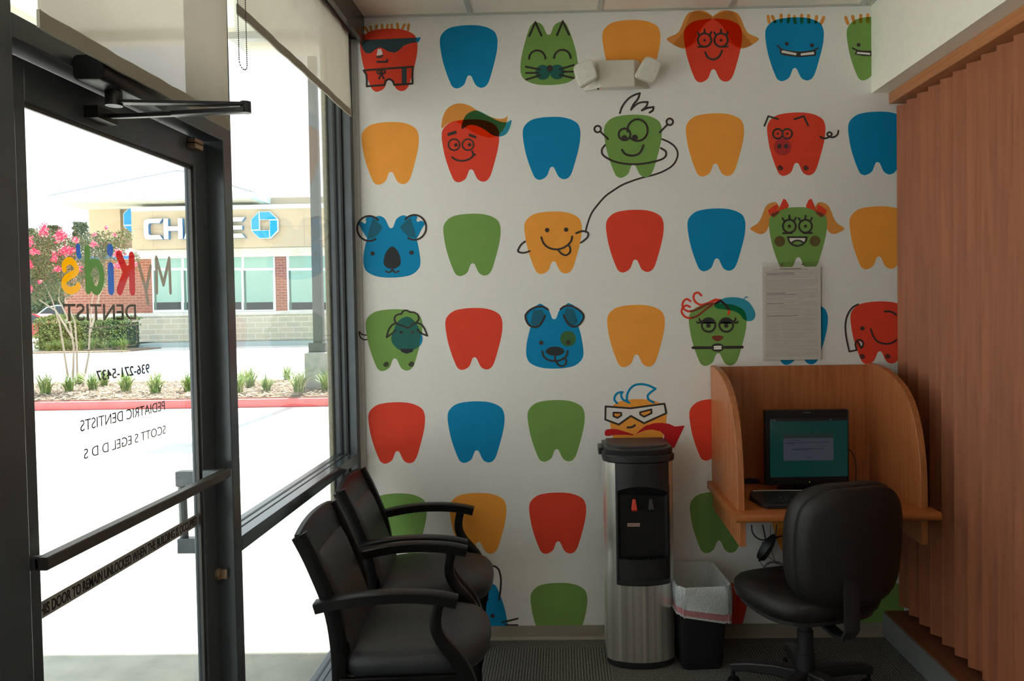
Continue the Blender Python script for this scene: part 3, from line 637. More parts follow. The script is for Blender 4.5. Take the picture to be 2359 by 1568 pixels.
# r4c7 elephant
k = K(1900, 650, 7.465)
k.F([(430, 540), (450, 700), (490, 950), (540, 1160), (420, 1185), (385, 1050), (360, 850), (370, 700)], 'w', -.2, False)
k.SS([[(575, 378), (480, 430), (410, 520), (365, 640), (352, 780), (370, 960), (420, 1190)], [(420, 1190), (545, 1165)], [(545, 1165), (525, 1060), (560, 1000), (610, 990), (655, 1030), (650, 1090), (625, 1130)], [(625, 1130), (570, 1035)]], 28)
k.F([(590, 1010), (635, 1030), (640, 1075), (625, 1100)], 'w', 3.5, False)
k.D(645, 792, 36); k.S([(788, 800), (830, 920), (910, 1020), (1040, 1058), (1150, 1040), (1230, 990)], 28); k.S([(1030, 502), (1110, 500), (1180, 525), (1225, 560)], 32)
spiral(k, 640, 1270, 46, 14); spiral(k, 1080, 1265, 46, 14)
# r5c4 masked hero with cape
k = K(1360, 860, 7.128)
k.SS([[(440, 487), (395, 430), (410, 360), (460, 315), (530, 305)], [(530, 305), (505, 350), (530, 420), (610, 465), (640, 478)]], 34, 'b', lay=1); k.SS([[(605, 460), (600, 370), (640, 270), (720, 195), (830, 175), (950, 195), (1070, 250)], [(1070, 250), (975, 320), (940, 370), (960, 430), (1040, 475)]], 34, 'b', lay=1)
k.F([(250, 540), (660, 570), (1215, 495), (1245, 650), (880, 815), (665, 695), (465, 835), (245, 755)], 'w', 1.5, False)
k.S([(250, 540), (660, 570), (1215, 495), (1245, 650), (880, 815), (665, 695), (465, 835), (245, 755)], 29, smooth=False, closed=True)
k.F([(380, 640), (505, 645), (508, 685), (445, 728), (380, 700)], 'o', 2, False); k.S([(380, 640), (505, 645), (508, 685), (445, 728), (380, 700)], 28, smooth=False, closed=True)
k.F([(815, 635), (1000, 588), (1005, 650), (880, 710), (818, 670)], 'o', 2, False); k.S([(815, 635), (1000, 588), (1005, 650), (880, 710), (818, 670)], 28, smooth=False, closed=True)
k.S([(610, 885), (680, 878), (730, 848)], 32)
k.F([(235, 980), (250, 930), (300, 912), (420, 912), (560, 950), (720, 1010), (560, 1005), (400, 1008), (300, 1025), (245, 1015)], 'R', 1)
k.F([(740, 1005), (820, 920), (920, 850), (1050, 815), (1180, 808), (1290, 825), (1390, 870), (1550, 852), (1375, 1225), (1290, 1180), (1200, 1080), (1215, 1010), (1150, 950), (1020, 920), (900, 930), (800, 970)], 'R', 1, False)
# bunny
k = K(1040, 1280, 6.553)
k.S([(545, 665), (510, 520), (495, 380), (520, 250), (580, 165), (650, 155), (715, 210), (745, 330), (745, 450), (735, 560), (715, 662)], 27)
k.D(620, 903, 32); k.S([(770, 1000), (1000, 943)], 26); k.S([(815, 1040), (1000, 1040)], 22); k.D(440, 1060, 46)
MU.build('mural_print', mmats, wb, smooth=0)
# ------------------------------------------------------------------ armchairs
espresso = mat('espresso_wood', (.005, .005, .0055), .40, noise=.2, scale=14, spec=.22, coat=.04, stretch=(1, 1, 6))
leather = mat('charcoal_vinyl', (.029, .031, .037), .42, noise=.12, scale=260, bump=.25)
piping = mat('dark_piping', (.012, .012, .013), .5)
AY = .26
def outline_y(y): return 0
def armchair(label, x, y):
    t = thing('armchair', label, 'chair', (x, y, 0), R(3.5), 'dark waiting room armchairs')
    # local x: 0 at chair middle, + toward the room; y along the window
    ry = .212
    for s in (-1, 1):
        # rear leg + back stile as one curved post
        g = MB(); pts = [(-.235, s*ry, 0), (-.200, s*ry, .22), (-.190, s*ry, .42), (-.208, s*ry, .60), (-.264, s*ry, .76), (-.310, s*ry, .858)]
        P = cr_spline([Vector(p) for p in pts], False, 5); g.bar(P, .034, [.050]*len(P), (0, 1, 0)); g.build('rear_post', espresso, t, bevel=.002, smooth=50)
        # front leg sweeping up to carry the arm
        pts = [(.235, s*(AY-.01), 0), (.225, s*(AY-.01), .18), (.240, s*(AY-.01), .30), (.215, s*(AY-.005), .42), (.145, s*AY, .52), (.128, s*AY, .58), (.142, s*AY, .655)]
        P = cr_spline([Vector(p) for p in pts], False, 5); n = len(P)
        g = MB(); g.bar(P, .036, [.036+.016*math.sin(math.pi*min(1, i/(n*.62))) for i in range(n)], (0, 1, 0)); g.build('front_leg', espresso, t, smooth=50)
        # arm: shallow arch
        pts = [(-.256, s*(AY-.02), .632), (-.19, s*(AY-.01), .648), (-.07, s*AY, .664), (.04, s*AY, .666), (.135, s*AY, .657), (.198, s*AY, .642)]
        P = cr_spline([Vector(p) for p in pts], False, 5); g = MB(); g.bar(P, .055, .034, (0, 1, 0)); g.build('arm', espresso, t, smooth=50)
        g = MB(); g.box(-.185, .215, s*.235-.011, s*.235+.011, .335, .395); g.build('seat_rail', espresso, t, bevel=.003)
    MB().box(.205, .228, -.24, .24, .335, .392).build('seat_rail', espresso, t, bevel=.003); MB().box(-.20, -.178, -.21, .21, .335, .392).build('seat_rail', espresso, t, bevel=.003)
    # crest rail, curved in plan
    def bx(z): return -.208-(z-.60)*.36-(max(z-.74, 0))*.12
    g = MB(); rings = []
    for i in range(17):
        u = -1+i/8; y_ = u*.226; dx = -.010*(1-u*u)
        arch = .014*(1-u*u)
        rings.append([(bx(.775)+dx-.014, y_, .772), (bx(.775)+dx+.016, y_, .775), (bx(.85)+dx+.020, y_, .848+arch), (bx(.86)+dx+.012, y_, .862+arch), (bx(.86)+dx-.008, y_, .862+arch), (bx(.85)+dx-.010, y_, .848+arch)])
    g.loft(rings); g.build('crest_rail', espresso, t, bevel=.003, smooth=40)
    # upholstered back
    g = MB(); rings = []
    for j, (z, e) in enumerate(((.455, .0), (.462, 1), (.54, 1.2), (.64, 1.3), (.74, 1.1), (.775, .9), (.785, 0))):
        ring = []
        for i in range(13):
            u = -1+i/6; ring.append((bx(z)-.010*(1-u*u)+(.020 if abs(u) < .95 else .006)*(.4+.6*e)+.004*(1-u*u)*e, u*.194, z))
        for i in range(13):
            u = 1-i/6; ring.append((bx(z)-.010*(1-u*u)-.012, u*.194, z))
        rings.append(ring)
    g.loft(rings); g.build('backrest', leather, t, smooth=50)
    g = MB(); g.bar([(bx(.47)-.01, -.20, .47), (bx(.47)-.01, .20, .47)], .05, .022, (0, 0, 1)); g.build('lower_back_rail', espresso, t)
    # seat cushion: rounded, crowned, bowed at the front
    g = MB(); base = []
    for a in range(48):
        th = 2*math.pi*a/48; cx_, sy_ = math.cos(th), math.sin(th); q = 4.2
        rr_ = (abs(cx_)**q+abs(sy_)**q)**(-1/q); px, py = cx_*rr_, sy_*rr_
        X = px*.243+.02+(.030*(1-py*py) if px > 0 else 0); base.append((X, py*.232))
    prof = [(.80, .385), (.96, .388), (1.0, .405), (1.012, .425), (1.0, .445), (.95, .462), (.84, .474), (.6, .483), (.3, .487), (.05, .488)]
    cc = (.02, 0)
    g.loft([[(cc[0]+(a-cc[0])*s_, b*s_, z) for a, b in base] for s_, z in prof]); g.build('seat', leather, t, smooth=60)
    return t
ac = armchair('dark wooden armchair with charcoal padded seat, nearer of the pair, by the glass door', -.563, 2.715)
a2 = copy_tree(ac); a2.location = (-.605, 3.315, 0); a2['label'] = 'dark wooden armchair with charcoal padded seat standing against the mural wall'
# ------------------------------------------------------------------ water cooler
blk = mat('black_plastic', (.018, .018, .020), .38, noise=.05, scale=200, bump=.05)
blk2 = mat('black_plastic_gloss', (.008, .008, .009), .5, noise=.05, spec=.3)
steel = mat('stainless_steel', (.80, .77, .71), .32, metal=.88, noise=.32, scale=9, stretch=(6, 3, .02), aniso=.6)
t = thing('water_cooler', 'black and stainless steel floor water cooler with a red hot tap', 'water cooler', (.330, 3.48, 0))
def dshape(w_, d, f, n=18):   # flat back, bowed front; centre at origin, front = -y
    out = [(-w_/2, d/2), (w_/2, d/2)]
    for i in range(n+1):
        u = 1-2*i/n; out.append((u*w_/2, -d/2+f-f*math.sqrt(max(0, 1-(u*.985)**2))*1.0))
    return out
W_, DP = .300, .27
def dring(k_, z, dy=0, w_=W_, d=DP, f=.085): return [(a*k_, b*k_+dy, z) for a, b in dshape(w_, d, f)]
fyb = lambda x: -DP/2+.085-.085*math.sqrt(max(0, 1-(x/(W_/2)*.985)**2)); bp_ = [(-.15, DP/2), (.15, DP/2)]+[(.15-.022*i/6, fyb(.15-.022*i/6)) for i in range(7)]+[(.128, -.03), (-.106, -.03)]+[(-.106-.044*i/8, fyb(-.106-.044*i/8)) for i in range(9)]
g = MB(); g.prism(bp_, .028, .902, 'Z'); g.build('body', steel, t, smooth=40)
g = MB(); g.loft([dring(.97, 0), dring(1.0, .012), dring(.99, .030)]); g.build('base', blk, t, smooth=50)
g = MB(); g.loft([dring(1.00, .900), dring(1.045, .906), dring(1.05, .930), dring(1.03, .934), dring(.985, .936), dring(.995, .940), dring(1.01, .956), dring(.98, .962), dring(.90, .964), dring(.89, .966), dring(.86, .972), dring(.5, .974)]); g.box(-.17, -.13, .02, .135, .915, .945); g.build('lid', blk, t, smooth=35)
def fy(u, w_=W_, d=DP, f=.085): return -d/2+f-f*math.sqrt(max(0, 1-(u*.985)**2))
def curved(g, x0, x1, z0f, z1f, off, n=16, w_=W_):
    V = []
    for i in range(n+1):
        x = x0+(x1-x0)*i/n; u = x/(w_/2); V.append((x, fy(u)+off, z0f(x) if callable(z0f) else z0f)); V.append((x, fy(u)+off, z1f(x) if callable(z1f) else z1f))
    b = [(2*i, 2*i+2, 2*i+3, 2*i+1) for i in range(n)]
    V2 = [(a, b_+.02, c) for a, b_, c in V]; k = len(V)
    Fc = b+[(a+k, d+k, c+k, b_+k) for a, b_, c, d in b]
    for i in range(n): Fc += [(2*i, 2*i+k, 2*i+2+k, 2*i+2), (2*i+1, 2*i+3, 2*i+3+k, 2*i+1+k)]
    Fc += [(0, 1, 1+k, k), (2*n, 2*n+k, 2*n+1+k, 2*n+1)]
    g.add(V+V2, Fc)
arch = lambda x: .772+.030*(1-(x/.115)**2)
g = MB(); curved(g, -.105, .128, arch, .900, -.004); g.build('upper_panel', blk, t, smooth=40)
# dispensing recess: walls going back from the front
g = MB()
nn = 14; rim = [(-.112, .490)]+[(-.112+.244*i/nn, arch(-.112+.244*i/nn+0)) for i in range(nn+1)]+[(.128, .490)]
rim = [(-.102, .385)]+[(-.102+.227*i/nn, arch(-.102+.227*i/nn)) for i in range(nn+1)]+[(.125, .385)]
fr = [(a, fy(a/(W_/2))-.0035, z) for a, z in rim]; bk = [(a*.86+.002, fy(a*.9/(W_/2))+.010, .385+(z-.385)*.955) for a, z in rim]
g.loft([fr, bk], caps=False); b0 = len(g.v); g.add(bk, [tuple(range(len(bk)))]); g.build('dispensing_recess', blk2, t, smooth=0)
g = MB(); curved(g, -.106, .130, .372, .392, -.007); curved(g, -.106, -.098, .39, .80, -.0045, 2); curved(g, .120, .130, .39, .80, -.0045, 2); g.build('recess_trim', blk, t, smooth=40)
g = MB(); curved(g, -.096, .118, .392, .482, -.002); g.build('drip_tray', blk, t, smooth=40)
g = MB()
for i in range(18):
    x = -.085+.0115*i; g.box(x, x+.005, fy(x/.15)+.0, fy(x/.15)+.045, .482, .487)
g.build('drip_grille', blk2, t, smooth=0)
curved(gp := MB(), -.106, .128, .032, .368, -.004); gp.build('front_panel', steel, t, smooth=50)
def tap(x, m):
    y = fy(x/.15)+.012
    g = MB(); g.loft([[(x+.011*math.cos(a), y-.012, .715+.011*math.sin(a)) for a in [k*math.pi/6 for k in range(12)]], [(x+.011*math.cos(a), y+.02, .715+.011*math.sin(a)) for a in [k*math.pi/6 for k in range(12)]]]); tb = g.build('tap', blk2, t)
    g = MB(); g.loft([[(x-.006, y-.020, .748), (x+.006, y-.020, .748), (x+.006, y-.008, .748), (x-.006, y-.008, .748)], [(x-.013, y-.034, .706), (x+.013, y-.034, .706), (x+.012, y-.012, .706), (x-.012, y-.012, .706)], [(x-.010, y-.030, .698), (x+.010, y-.030, .698), (x+.009, y-.014, .698), (x-.009, y-.014, .698)]])
    l = g.build('tap_lever', m, tb, bevel=.002); return l
tag(tap(-.028, mat('tap_red', (.62, .03, .01), .35)), 'red tap lever'); tap(.045, blk)
g = MB(); x0 = -.062; y = fy(-.3)+.004; 
lb = MB(); lb.box(-.058, -.004, y+.0045-.012, y+.006-.012, .628, .643); st_ = lb.build('warning_label', mat('label_tan', (.42, .30, .26), .6), t)
mw = Matrix.Translation((-.0555, y-.0080, .6325)) @ Matrix(((1, 0, 0, 0), (0, 0, -1, 0), (0, 1, 0, 0), (0, 0, 0, 1)))
tm = text_mesh('warning_text', 'CAUTION: HOT', mat('label_ink', (.12, .03, .02), .6), .0085, Matrix.Identity(4), None)
wd_ = max(v.co.x for v in tm.data.vertices)
for v in tm.data.vertices: v.co.x *= .049/wd_
tm.data.transform(mw); tm.parent = st_
# ------------------------------------------------------------------ waste bin and liner
t = thing('waste_bin', 'tall black rectangular plastic waste bin between water cooler and desk', 'bin', (.585, 3.46, 0), R(4))
def rr3(w_, h_, r, z, cx=0, cy=0): return [(a, b, z) for a, b in rrect(w_, h_, r, 5, cx, cy)]
BH = .368
g = MB(); g.loft([rr3(.175, .23, .03, 0), rr3(.18, .235, .03, .004), rr3(.215, .315, .035, BH-.01), rr3(.222, .322, .036, BH), rr3(.210, .310, .034, BH), rr3(.17, .225, .03, .01)]); g.build('body', mat('bin_black', (.012, .012, .014), .45, noise=.1, scale=150, bump=.1), t, smooth=40)
linm = bpy.data.materials.new('white_film'); linm.use_nodes = True; N = linm.node_tree.nodes; L = linm.node_tree.links; p = N['Principled BSDF']
p.inputs['Base Color'].default_value = (.62, .66, .68, 1); p.inputs['Roughness'].default_value = .32; p.inputs['Transmission Weight'].default_value = 0; p.inputs['Alpha'].default_value = .82
nz = N.new('ShaderNodeTexNoise'); nz.inputs['Scale'].default_value = 25; bp = N.new('ShaderNodeBump'); bp.inputs['Strength'].default_value = .5; bp.inputs['Distance'].default_value = .01; L.new(nz.outputs[0], bp.inputs['Height']); L.new(bp.outputs[0], p.inputs['Normal'])
lt = thing('bin_liner', 'white translucent liner with a pink drawstring band folded over the waste bin', 'bin bag', (.585, 3.46, 0), R(4)); lt.scale = (1, 1, .925)
rl = random.Random(11); n = 96
def lring(w_, h_, z, amp, zs=0, slant=0):
    base = rrect(w_, h_, .04, 23)[:n]; out = []
    for i, (a, b) in enumerate(base):
        k_ = 1+amp*(math.sin(i*.9+z*40)+.6*math.sin(i*2.3+z*23)); out.append((a*k_, b*k_, z+zs*(math.sin(i*.35)+.5*math.sin(i*1.3))+slant*(a*1.0+(-b)*.25)))
    return out
g = MB(); g.loft([lring(.15, .22, .16, .03), lring(.175, .26, .27, .018), lring(.200, .298, .38, .008), lring(.214, .316, .405, .005, .002), lring(.232, .334, .412, .005, .002), lring(.244, .346, .398, .006, .002), lring(.246, .348, .36, .009, .002, -.05), lring(.242, .338, .30, .014, .003, -.18)], caps=False); g.build('film', linm, lt, smooth=60)
g = MB(); g.loft([lring(.2425, .3386, .302, .014, .003, -.18), lring(.240, .334, .272, .012, .003, -.20)], caps=False); g.build('drawstring_band', mat('pink_band', (.55, .24, .26), .45), lt, smooth=60)
g = MB(); g.loft([lring(.240, .334, .272, .012, .003, -.20), lring(.241, .335, .262, .012, .003, -.20)], caps=False); g.build('hem', linm, lt, smooth=60)
# ------------------------------------------------------------------ study carrel
wd1 = wood('carrel_laminate', (.38, .122, .038), (.53, .190, .066), 'Z'); wdx = wood('carrel_edge', (.38, .135, .04), (.55, .21, .07), 'X')
X0, X1 = .700, 1.461; YF = 3.125
t = thing('study_carrel', 'honey coloured wooden study carrel fixed to the mural wall', 'desk', ((X0+X1)/2, D, 0))
def side_poly():
    c_ = [(1663, 852), (1685, 882), (1697, 937), (1701, 1025)]
    return [(3.668, .748), (3.668, 1.296), (3.60, 1.294), (3.50, 1.283), (3.40, 1.260), (3.31, 1.222), (3.24, 1.17), (3.185, 1.09), (3.15, .99), (3.132, .88), (3.127, .748)]
for xa, xb in ((X0, X0+.028), (X1-.028, X1)):
    poly = [(y-D, z) for y, z in [(v.x, v.y) for v in cr_spline([Vector((*q, 0)) for q in side_poly()[2:]], False, 5)]]; poly = [(3.668-D, .748), (3.668-D, 1.296)]+poly
    MB().prism(poly, xa-(X0+X1)/2, xb-(X0+X1)/2, 'X').build('side_panel', wd1, t, bevel=.002, smooth=30)
box(X0+.028-(X0+X1)/2, X1-.028-(X0+X1)/2, -.024, -.004, .748, 1.290).build('back_panel', wd1, t)
g = MB(); hw = (X1-X0)/2+.022; nose = [(-.60+.016*math.cos(a), .733+.0165*math.sin(a)) for a in [R(90+k*18) for k in range(11)]]
g.prism([(-.004, .7165), (-.004, .7495)]+nose, -hw, hw, 'X'); g.build('desk_top', wood('carrel_top', (.36, .105, .025), (.48, .155, .040), 'X'), t, smooth=40)
for xa in (X0+.004, X1-.030):
    g = MB(); g.prism([(-.004, .7165), (-.004, .62), (-.555, .605), (-.555, .7165)], xa-(X0+X1)/2, xa+.026-(X0+X1)/2, 'X'); g.build('support_bracket', wd1, t, bevel=.002)
# ------------------------------------------------------------------ monitor and keyboard on the carrel
mb = mat('monitor_black', (.006, .006, .0065), .45, noise=.04); 
MX, MY = 1.113, 3.43
tl, tr, bl = onY(1762, 945, MY), onY(1953, 942, MY), onY(1766, 1122, MY)
t = thing('monitor', 'black square desktop monitor with a green screen on the carrel', 'monitor', ((tl.x+tr.x)/2, MY, .7505))
hwm = (tr.x-tl.x)/2; zt = tl.z-.7505; zb_ = max(.035, bl.z-.7505-.01)
g = MB(); bz = .022
scx = (onY(1772, 963, MY).x-(tl.x+tr.x)/2, onY(1951, 963, MY).x-(tl.x+tr.x)/2); sz = (onY(1772, 1098, MY).z-.7505, onY(1772, 963, MY).z-.7505)
g.box(-hwm, scx[0], -.012, .03, zb_, zt); g.box(scx[1], hwm, -.012, .03, zb_, zt); g.box(scx[0], scx[1], -.012, .03, sz[1], zt); g.box(scx[0], scx[1], -.012, .03, zb_, sz[0]); g.build('bezel', mb, t, bevel=.0015)
box(-hwm+.005, hwm-.005, .012, .055, zb_+.01, zt-.01).build('housing', mb, t, bevel=.01)
# screen image
def scr(name, c, es=.45):
    return mat(name, (.010, .011, .011), .18, noise=0, emit=c, es=es)
sg_ = MB(); Wd, Ht = scx[1]-scx[0], sz[1]-sz[0]
def sr(u0, u1, v0, v1, c, lay): sg_.cur = c; y = -.005-lay*.0004; sg_.add([(scx[0]+u0*Wd, y, sz[0]+v0*Ht), (scx[0]+u1*Wd, y, sz[0]+v0*Ht), (scx[0]+u1*Wd, y, sz[0]+v1*Ht), (scx[0]+u0*Wd, y, sz[0]+v1*Ht)], [(0, 1, 2, 3)])
sr(0, 1, 0, 1, 0, 0); sr(0, 1, .945, 1, 1, 1); sr(.175, .82, .275, .655, 2, 1); sr(.175, .82, .655, .735, 3, 1)
for a, b, v in ((.22, .40, .62), (.2, .77, .58), (.2, .32, .56), (.29, .69, .47), (.29, .5, .455), (.47, .53, .33)): sr(a, b, v, v+.008, 4, 2)
for a in (.01, .05, .77): sr(a, a+.03, .955, .975, 5, 2)
sc_o = sg_.build('screen', [scr('screen_green', (.004, .045, .036)), scr('screen_bar', (.012, .010, .010)), scr('screen_window', (.060, .068, .085)), scr('screen_title', (.020, .035, .032)), scr('screen_text', (.015, .02, .028)), scr('screen_icon', (.06, .08, .08))], t, smooth=0)
text_mesh('brand_mark', 'PLANAR', mat('mark_grey', (.22, .22, .22), .5), .009, Matrix.Translation((-.018, -.0126, zt-.013)) @ Matrix(((1, 0, 0, 0), (0, 0, -1, 0), (0, 1, 0, 0), (0, 0, 0, 1))), t)
MB().sphere((.008, -.013, sz[0]-.022), .0018, 8, 6).build('power_light', mat('led_amber', (.3, .3, 0), .4, emit=(.8, .7, .02), es=.5), t)
g = MB(); g.box(-.045, .045, .02, .05, .012, zb_+.05); g.build('stand', mb, t, bevel=.006)
g = MB(); g.loft([[(.125*math.cos(a), .02+.085*math.sin(a), z) for a in [k*math.pi/16 for k in range(32)]] for z in (0, .008, .014)]); g.build('base', mb, t, smooth=40)
KX = (onZ(1752, 1135, .752).x+.22); 
kt = thing('keyboard', 'black curved desktop keyboard in front of the monitor', 'keyboard', (1.020, 3.235, .7505), R(-3))
kb = mat('keyboard_black', (.016, .016, .017), .4, noise=.04)
g = MB(); top = [(-.235, .055), (-.225, .085), (-.18, .093), (0, .095), (.18, .093), (.225, .085), (.235, .055), (.21, -.075), (.19, -.095), (-.19, -.095), (-.21, -.075)]
def kz(y): return .013+.014*(y+.09)/.18
g.loft([[(a*.98, b*.98, 0) for a, b in top], [(a, b, .004) for a, b in top], [(a, b, kz(b)) for a, b in top], [(a*.97, b*.96, kz(b)+.003) for a, b in top]]); g.build('case', kb, kt, smooth=30)
g = MB(); g.tube([(a*.95, b*.93, kz(b)+.004) for a, b in top[1:6]], .003, 6); g.build('silver_trim', mat('silver_trim', (.45, .45, .44), .3, metal=.8), kt)
km = mat('key_black', (.022, .022, .024), .35); kk_ = MB()
for r_ in range(6):
    y = -.066+r_*.0215+(.006 if r_ == 5 else 0); x = -.185
    while x < .18:
        w_ = .0165 if r_ else (.10 if -.10 < x < -.08 else .0185)
        kk_.box(x, min(x+w_, .19), y, y+.0165, kz(y)+.003, kz(y)+.0085); x += w_+.0025
kk_.build('keys', km, kt, bevel=.001, segs=1); kt.children[-1]['kind'] = 'stuff'
g = MB(); sp = cr_spline([Vector(p_) for p_ in ((1.235, 3.47, .93), (1.262, 3.47, .935), (1.290, 3.46, .90), (1.292, 3.44, .83), (1.275, 3.42, .7535))], False, 8); g.tube(sp, .0025, 6)
tag(g.build('cable', blk), 'thin black cord arching beside the right edge of the monitor', 'cord')
pt = onZ(1735, 1113, .752)
g = MB(); g.loft([rr3(.07, .035, .008, .7505, pt.x, pt.y+.02), rr3(.068, .033, .008, .765, pt.x, pt.y+.02), rr3(.05, .02, .006, .770, pt.x, pt.y+.02)]); g.tube([(pt.x, pt.y+.02, .765), (pt.x+.03, 3.5, .770), (pt.x+.08, 3.55, .755)], .003, 6)
tag(g.build('power_adapter', blk, smooth=40), 'small black adapter box lying left of the monitor on the desk', 'adapter')
# ------------------------------------------------------------------ cables and outlet under the desk
def U(x, y, Y=3.60): p_ = onY(1700+x/9.8, 1190+y/9.8, Y); return Vector((p_.x, Y, p_.z))
def wire(name, pts, r, m, label, YY=3.60, par=None):
    g = MB(); g.tube(cr_spline([U(*q, YY if len(q) == 2 else q[2]) if len(q) == 2 else U(q[0], q[1], q[2]) for q in pts], False, 6), r, 7); return g
g = MB()
def wr(g, pts, r, Y0=3.60): g.tube(cr_spline([U(q[0], q[1], q[2] if len(q) > 2 else Y0) for q in pts], False, 6), r, 7)
wr(g, [(310, 180), (325, 330), (400, 450), (520, 515), (680, 520), (860, 470), (1020, 420), (1160, 340), (1290, 210)], .0032)
wr(g, [(560, 180), (590, 330), (620, 500), (610, 640)], .0035, 3.59); wr(g, [(875, 180), (860, 320), (820, 440)], .003)
for i in range(7):
    a = (i-3)*22; wr(g, [(830+a*.4, 420+a*.3, 3.60-.003*i), (700+a, 560+a*.5, 3.592-.004*i), (560+a*.9, 760+a*.55, 3.592-.004*i), (470+a*.4, 920+a*.3, 3.60-.003*i), (560+a*.6, 940+a*.3, 3.61-.003*i), (690+a, 700+a*.5, 3.61-.003*i), (820+a*.4, 460+a*.3, 3.61-.003*i)], .0042)
wr(g, [(560, 560), (545, 620), (580, 680)], .002); wr(g, [(560, 970), (620, 960), (630, 890)], .002); wr(g, [(480, 1000), (500, 930)], .006)
tag(g.build('cable_bundle', blk), 'black power cables tied in a bundle hanging under the carrel', 'cable')
g = MB(); wg = mat('grey_cable', (.16, .165, .16), .5)
wr(g, [(740, 190), (725, 400), (735, 640), (790, 850), (840, 1010), (870, 1060), (1090, 1050)], .0018, 3.62)
for i in range(4):
    a = i*26; g.tube(cr_spline([U(820-a*.2+(215-a*.6)*math.cos(k*.5236)*1.1, 1150+a*.2+(150-a*.3)*math.sin(k*.5236), 3.628-.004*i) for k in range(12)]+[U(820-a*.2+(215-a*.6)*1.1, 1150+a*.2, 3.628-.004*i)], False, 4), .0016, 6)
wr(g, [(500, 1010), (570, 1120), (640, 1230), (740, 1310), (900, 1420)], .0022, 3.625); wr(g, [(640, 880), (760, 950), (840, 1010)], .0016, 3.62)
tag(g.build('cable_coil', wg), 'loose coil of thin grey cable hanging below the black bundle', 'cable')
a, b = onY(1812, 1212, D), onY(1834, 1232, D); ox = (a.x+b.x)/2
t = thing('wall_outlet', 'white wall outlet plate behind the cables under the carrel', 'outlet', (ox, D-.0025, .62))
box(-.035, .035, -.004, .0, -.057, .057).build('plate', mat('outlet_white', (.62, .63, .62), .4), t, bevel=.002)
for z in (-.024, .024):
    g = MB(); g.add([(a_, -.0045, z+b_) for a_, b_ in rrect(.033, .028, .010)], [tuple(range(24))]); so = g.build('socket', mat('outlet_white2', (.5, .51, .5), .4), t, smooth=0)
    g = MB(); g.box(-.008, -.006, -.0052, -.004, z-.004, z+.006); g.box(.006, .008, -.0052, -.004, z-.004, z+.006); g.build('slot', piping, so, smooth=0)
# ------------------------------------------------------------------ office chair
ov = mat('brown_black_vinyl', (.009, .0075, .0075), .5, noise=.1, scale=300, bump=.2)
CXc, CYc, ROT = .945, 3.06, R(17)
t = thing('office_chair', 'dark brown armless swivel office chair in front of the carrel', 'office chair', (CXc, CYc, 0), ROT)   # faces +y locally
# seat
def sq(w_, d, q, z, cy=0, n=44, fr=0):
    out = []
    for a in range(n):
        th = 2*math.pi*a/n; c_, s_ = math.cos(th), math.sin(th); r_ = (abs(c_)**q+abs(s_)**q)**(-1/q); out.append((c_*r_*w_/2, cy+s_*r_*d/2, z+fr*max(0, s_*r_)**2))
    return out
g = MB(); g.loft([sq(k_*.51, k_*.48, 3.0, z, 0, fr=-.02) for k_, z in ((.70, .405), (.88, .408), (.97, .425), (1.0, .450), (.985, .475), (.93, .492), (.80, .502), (.5, .506), (.1, .506))]); g.build('seat', ov, t, smooth=60)
g = MB(); g.loft([sq(k_*.46, k_*.43, 3.0, z) for k_, z in ((.9, .392), (1, .397), (1, .412))]); g.build('seat_pan', blk, t, smooth=40)
# backrest: local pad in x-z plane, rear face -y
def bring(k_, y, zc=.693, hw_=.234, hh=.228):
    out = []
    for a in range(48):
        th = 2*math.pi*a/48; c_, s_ = math.cos(th), math.sin(th); q = 3.7; r_ = (abs(c_)**q+abs(s_)**q)**(-1/q)
        px, pz = c_*r_, s_*r_; wv = 1-.05*max(0, pz)**2-.04*max(0, -pz)
        X = .042+px*hw_*k_*wv; Z = zc+pz*hh*k_; Yc = -.225-.055*(Z-.5)+.045*(px*k_)**2*(1)
        out.append((X, Yc+y, Z))
    return out
g = MB(); g.loft([bring(.25, .085), bring(.70, .083), bring(.90, .075), bring(.98, .055), bring(1.0, .030), bring(.995, .006), bring(.97, -.006), bring(.93, -.008)]); g.build('backrest', ov, t, smooth=60)
g = MB(); g.loft([bring(.93, -.006), bring(.962, -.014), bring(.965, -.026), bring(.94, -.040), bring(.80, -.054), bring(.3, -.060), bring(.05, -.060)]); g.build('back_shell', ov, t, smooth=60)
g = MB(); g.bar([(.0, -.275, .60), (0, -.285, .50), (0, -.285, .40), (0, -.262, .365), (0, -.20, .355), (0, -.08, .375)], [.062, .062, .060, .055, .05, .05], .014, (1, 0, 0)); g.build('back_bar', blk, t)
g = MB(); g.box(-.07, .07, -.11, .11, .352, .396); g.tube([(.06, 0, .37), (.20, .03, .372)], .006, 8); g.build('tilt_mechanism', blk, t, bevel=.006)
g = MB(); g.tube([(0, 0, .06), (0, 0, .20), (0, 0, .205), (0, 0, .215), (0, 0, .29), (0, 0, .295), (0, 0, .355)], [.036, .036, .031, .031, .031, .026, .026], 20); g.build('gas_column', blk, t)
g = MB(); g.loft([[(r_*math.cos(a), r_*math.sin(a), z) for a in [k*math.pi/12 for k in range(24)]] for r_, z in ((.05, .060), (.055, .07), (.055, .118), (.045, .130))]); g.build('base_hub', blk, t, smooth=40)
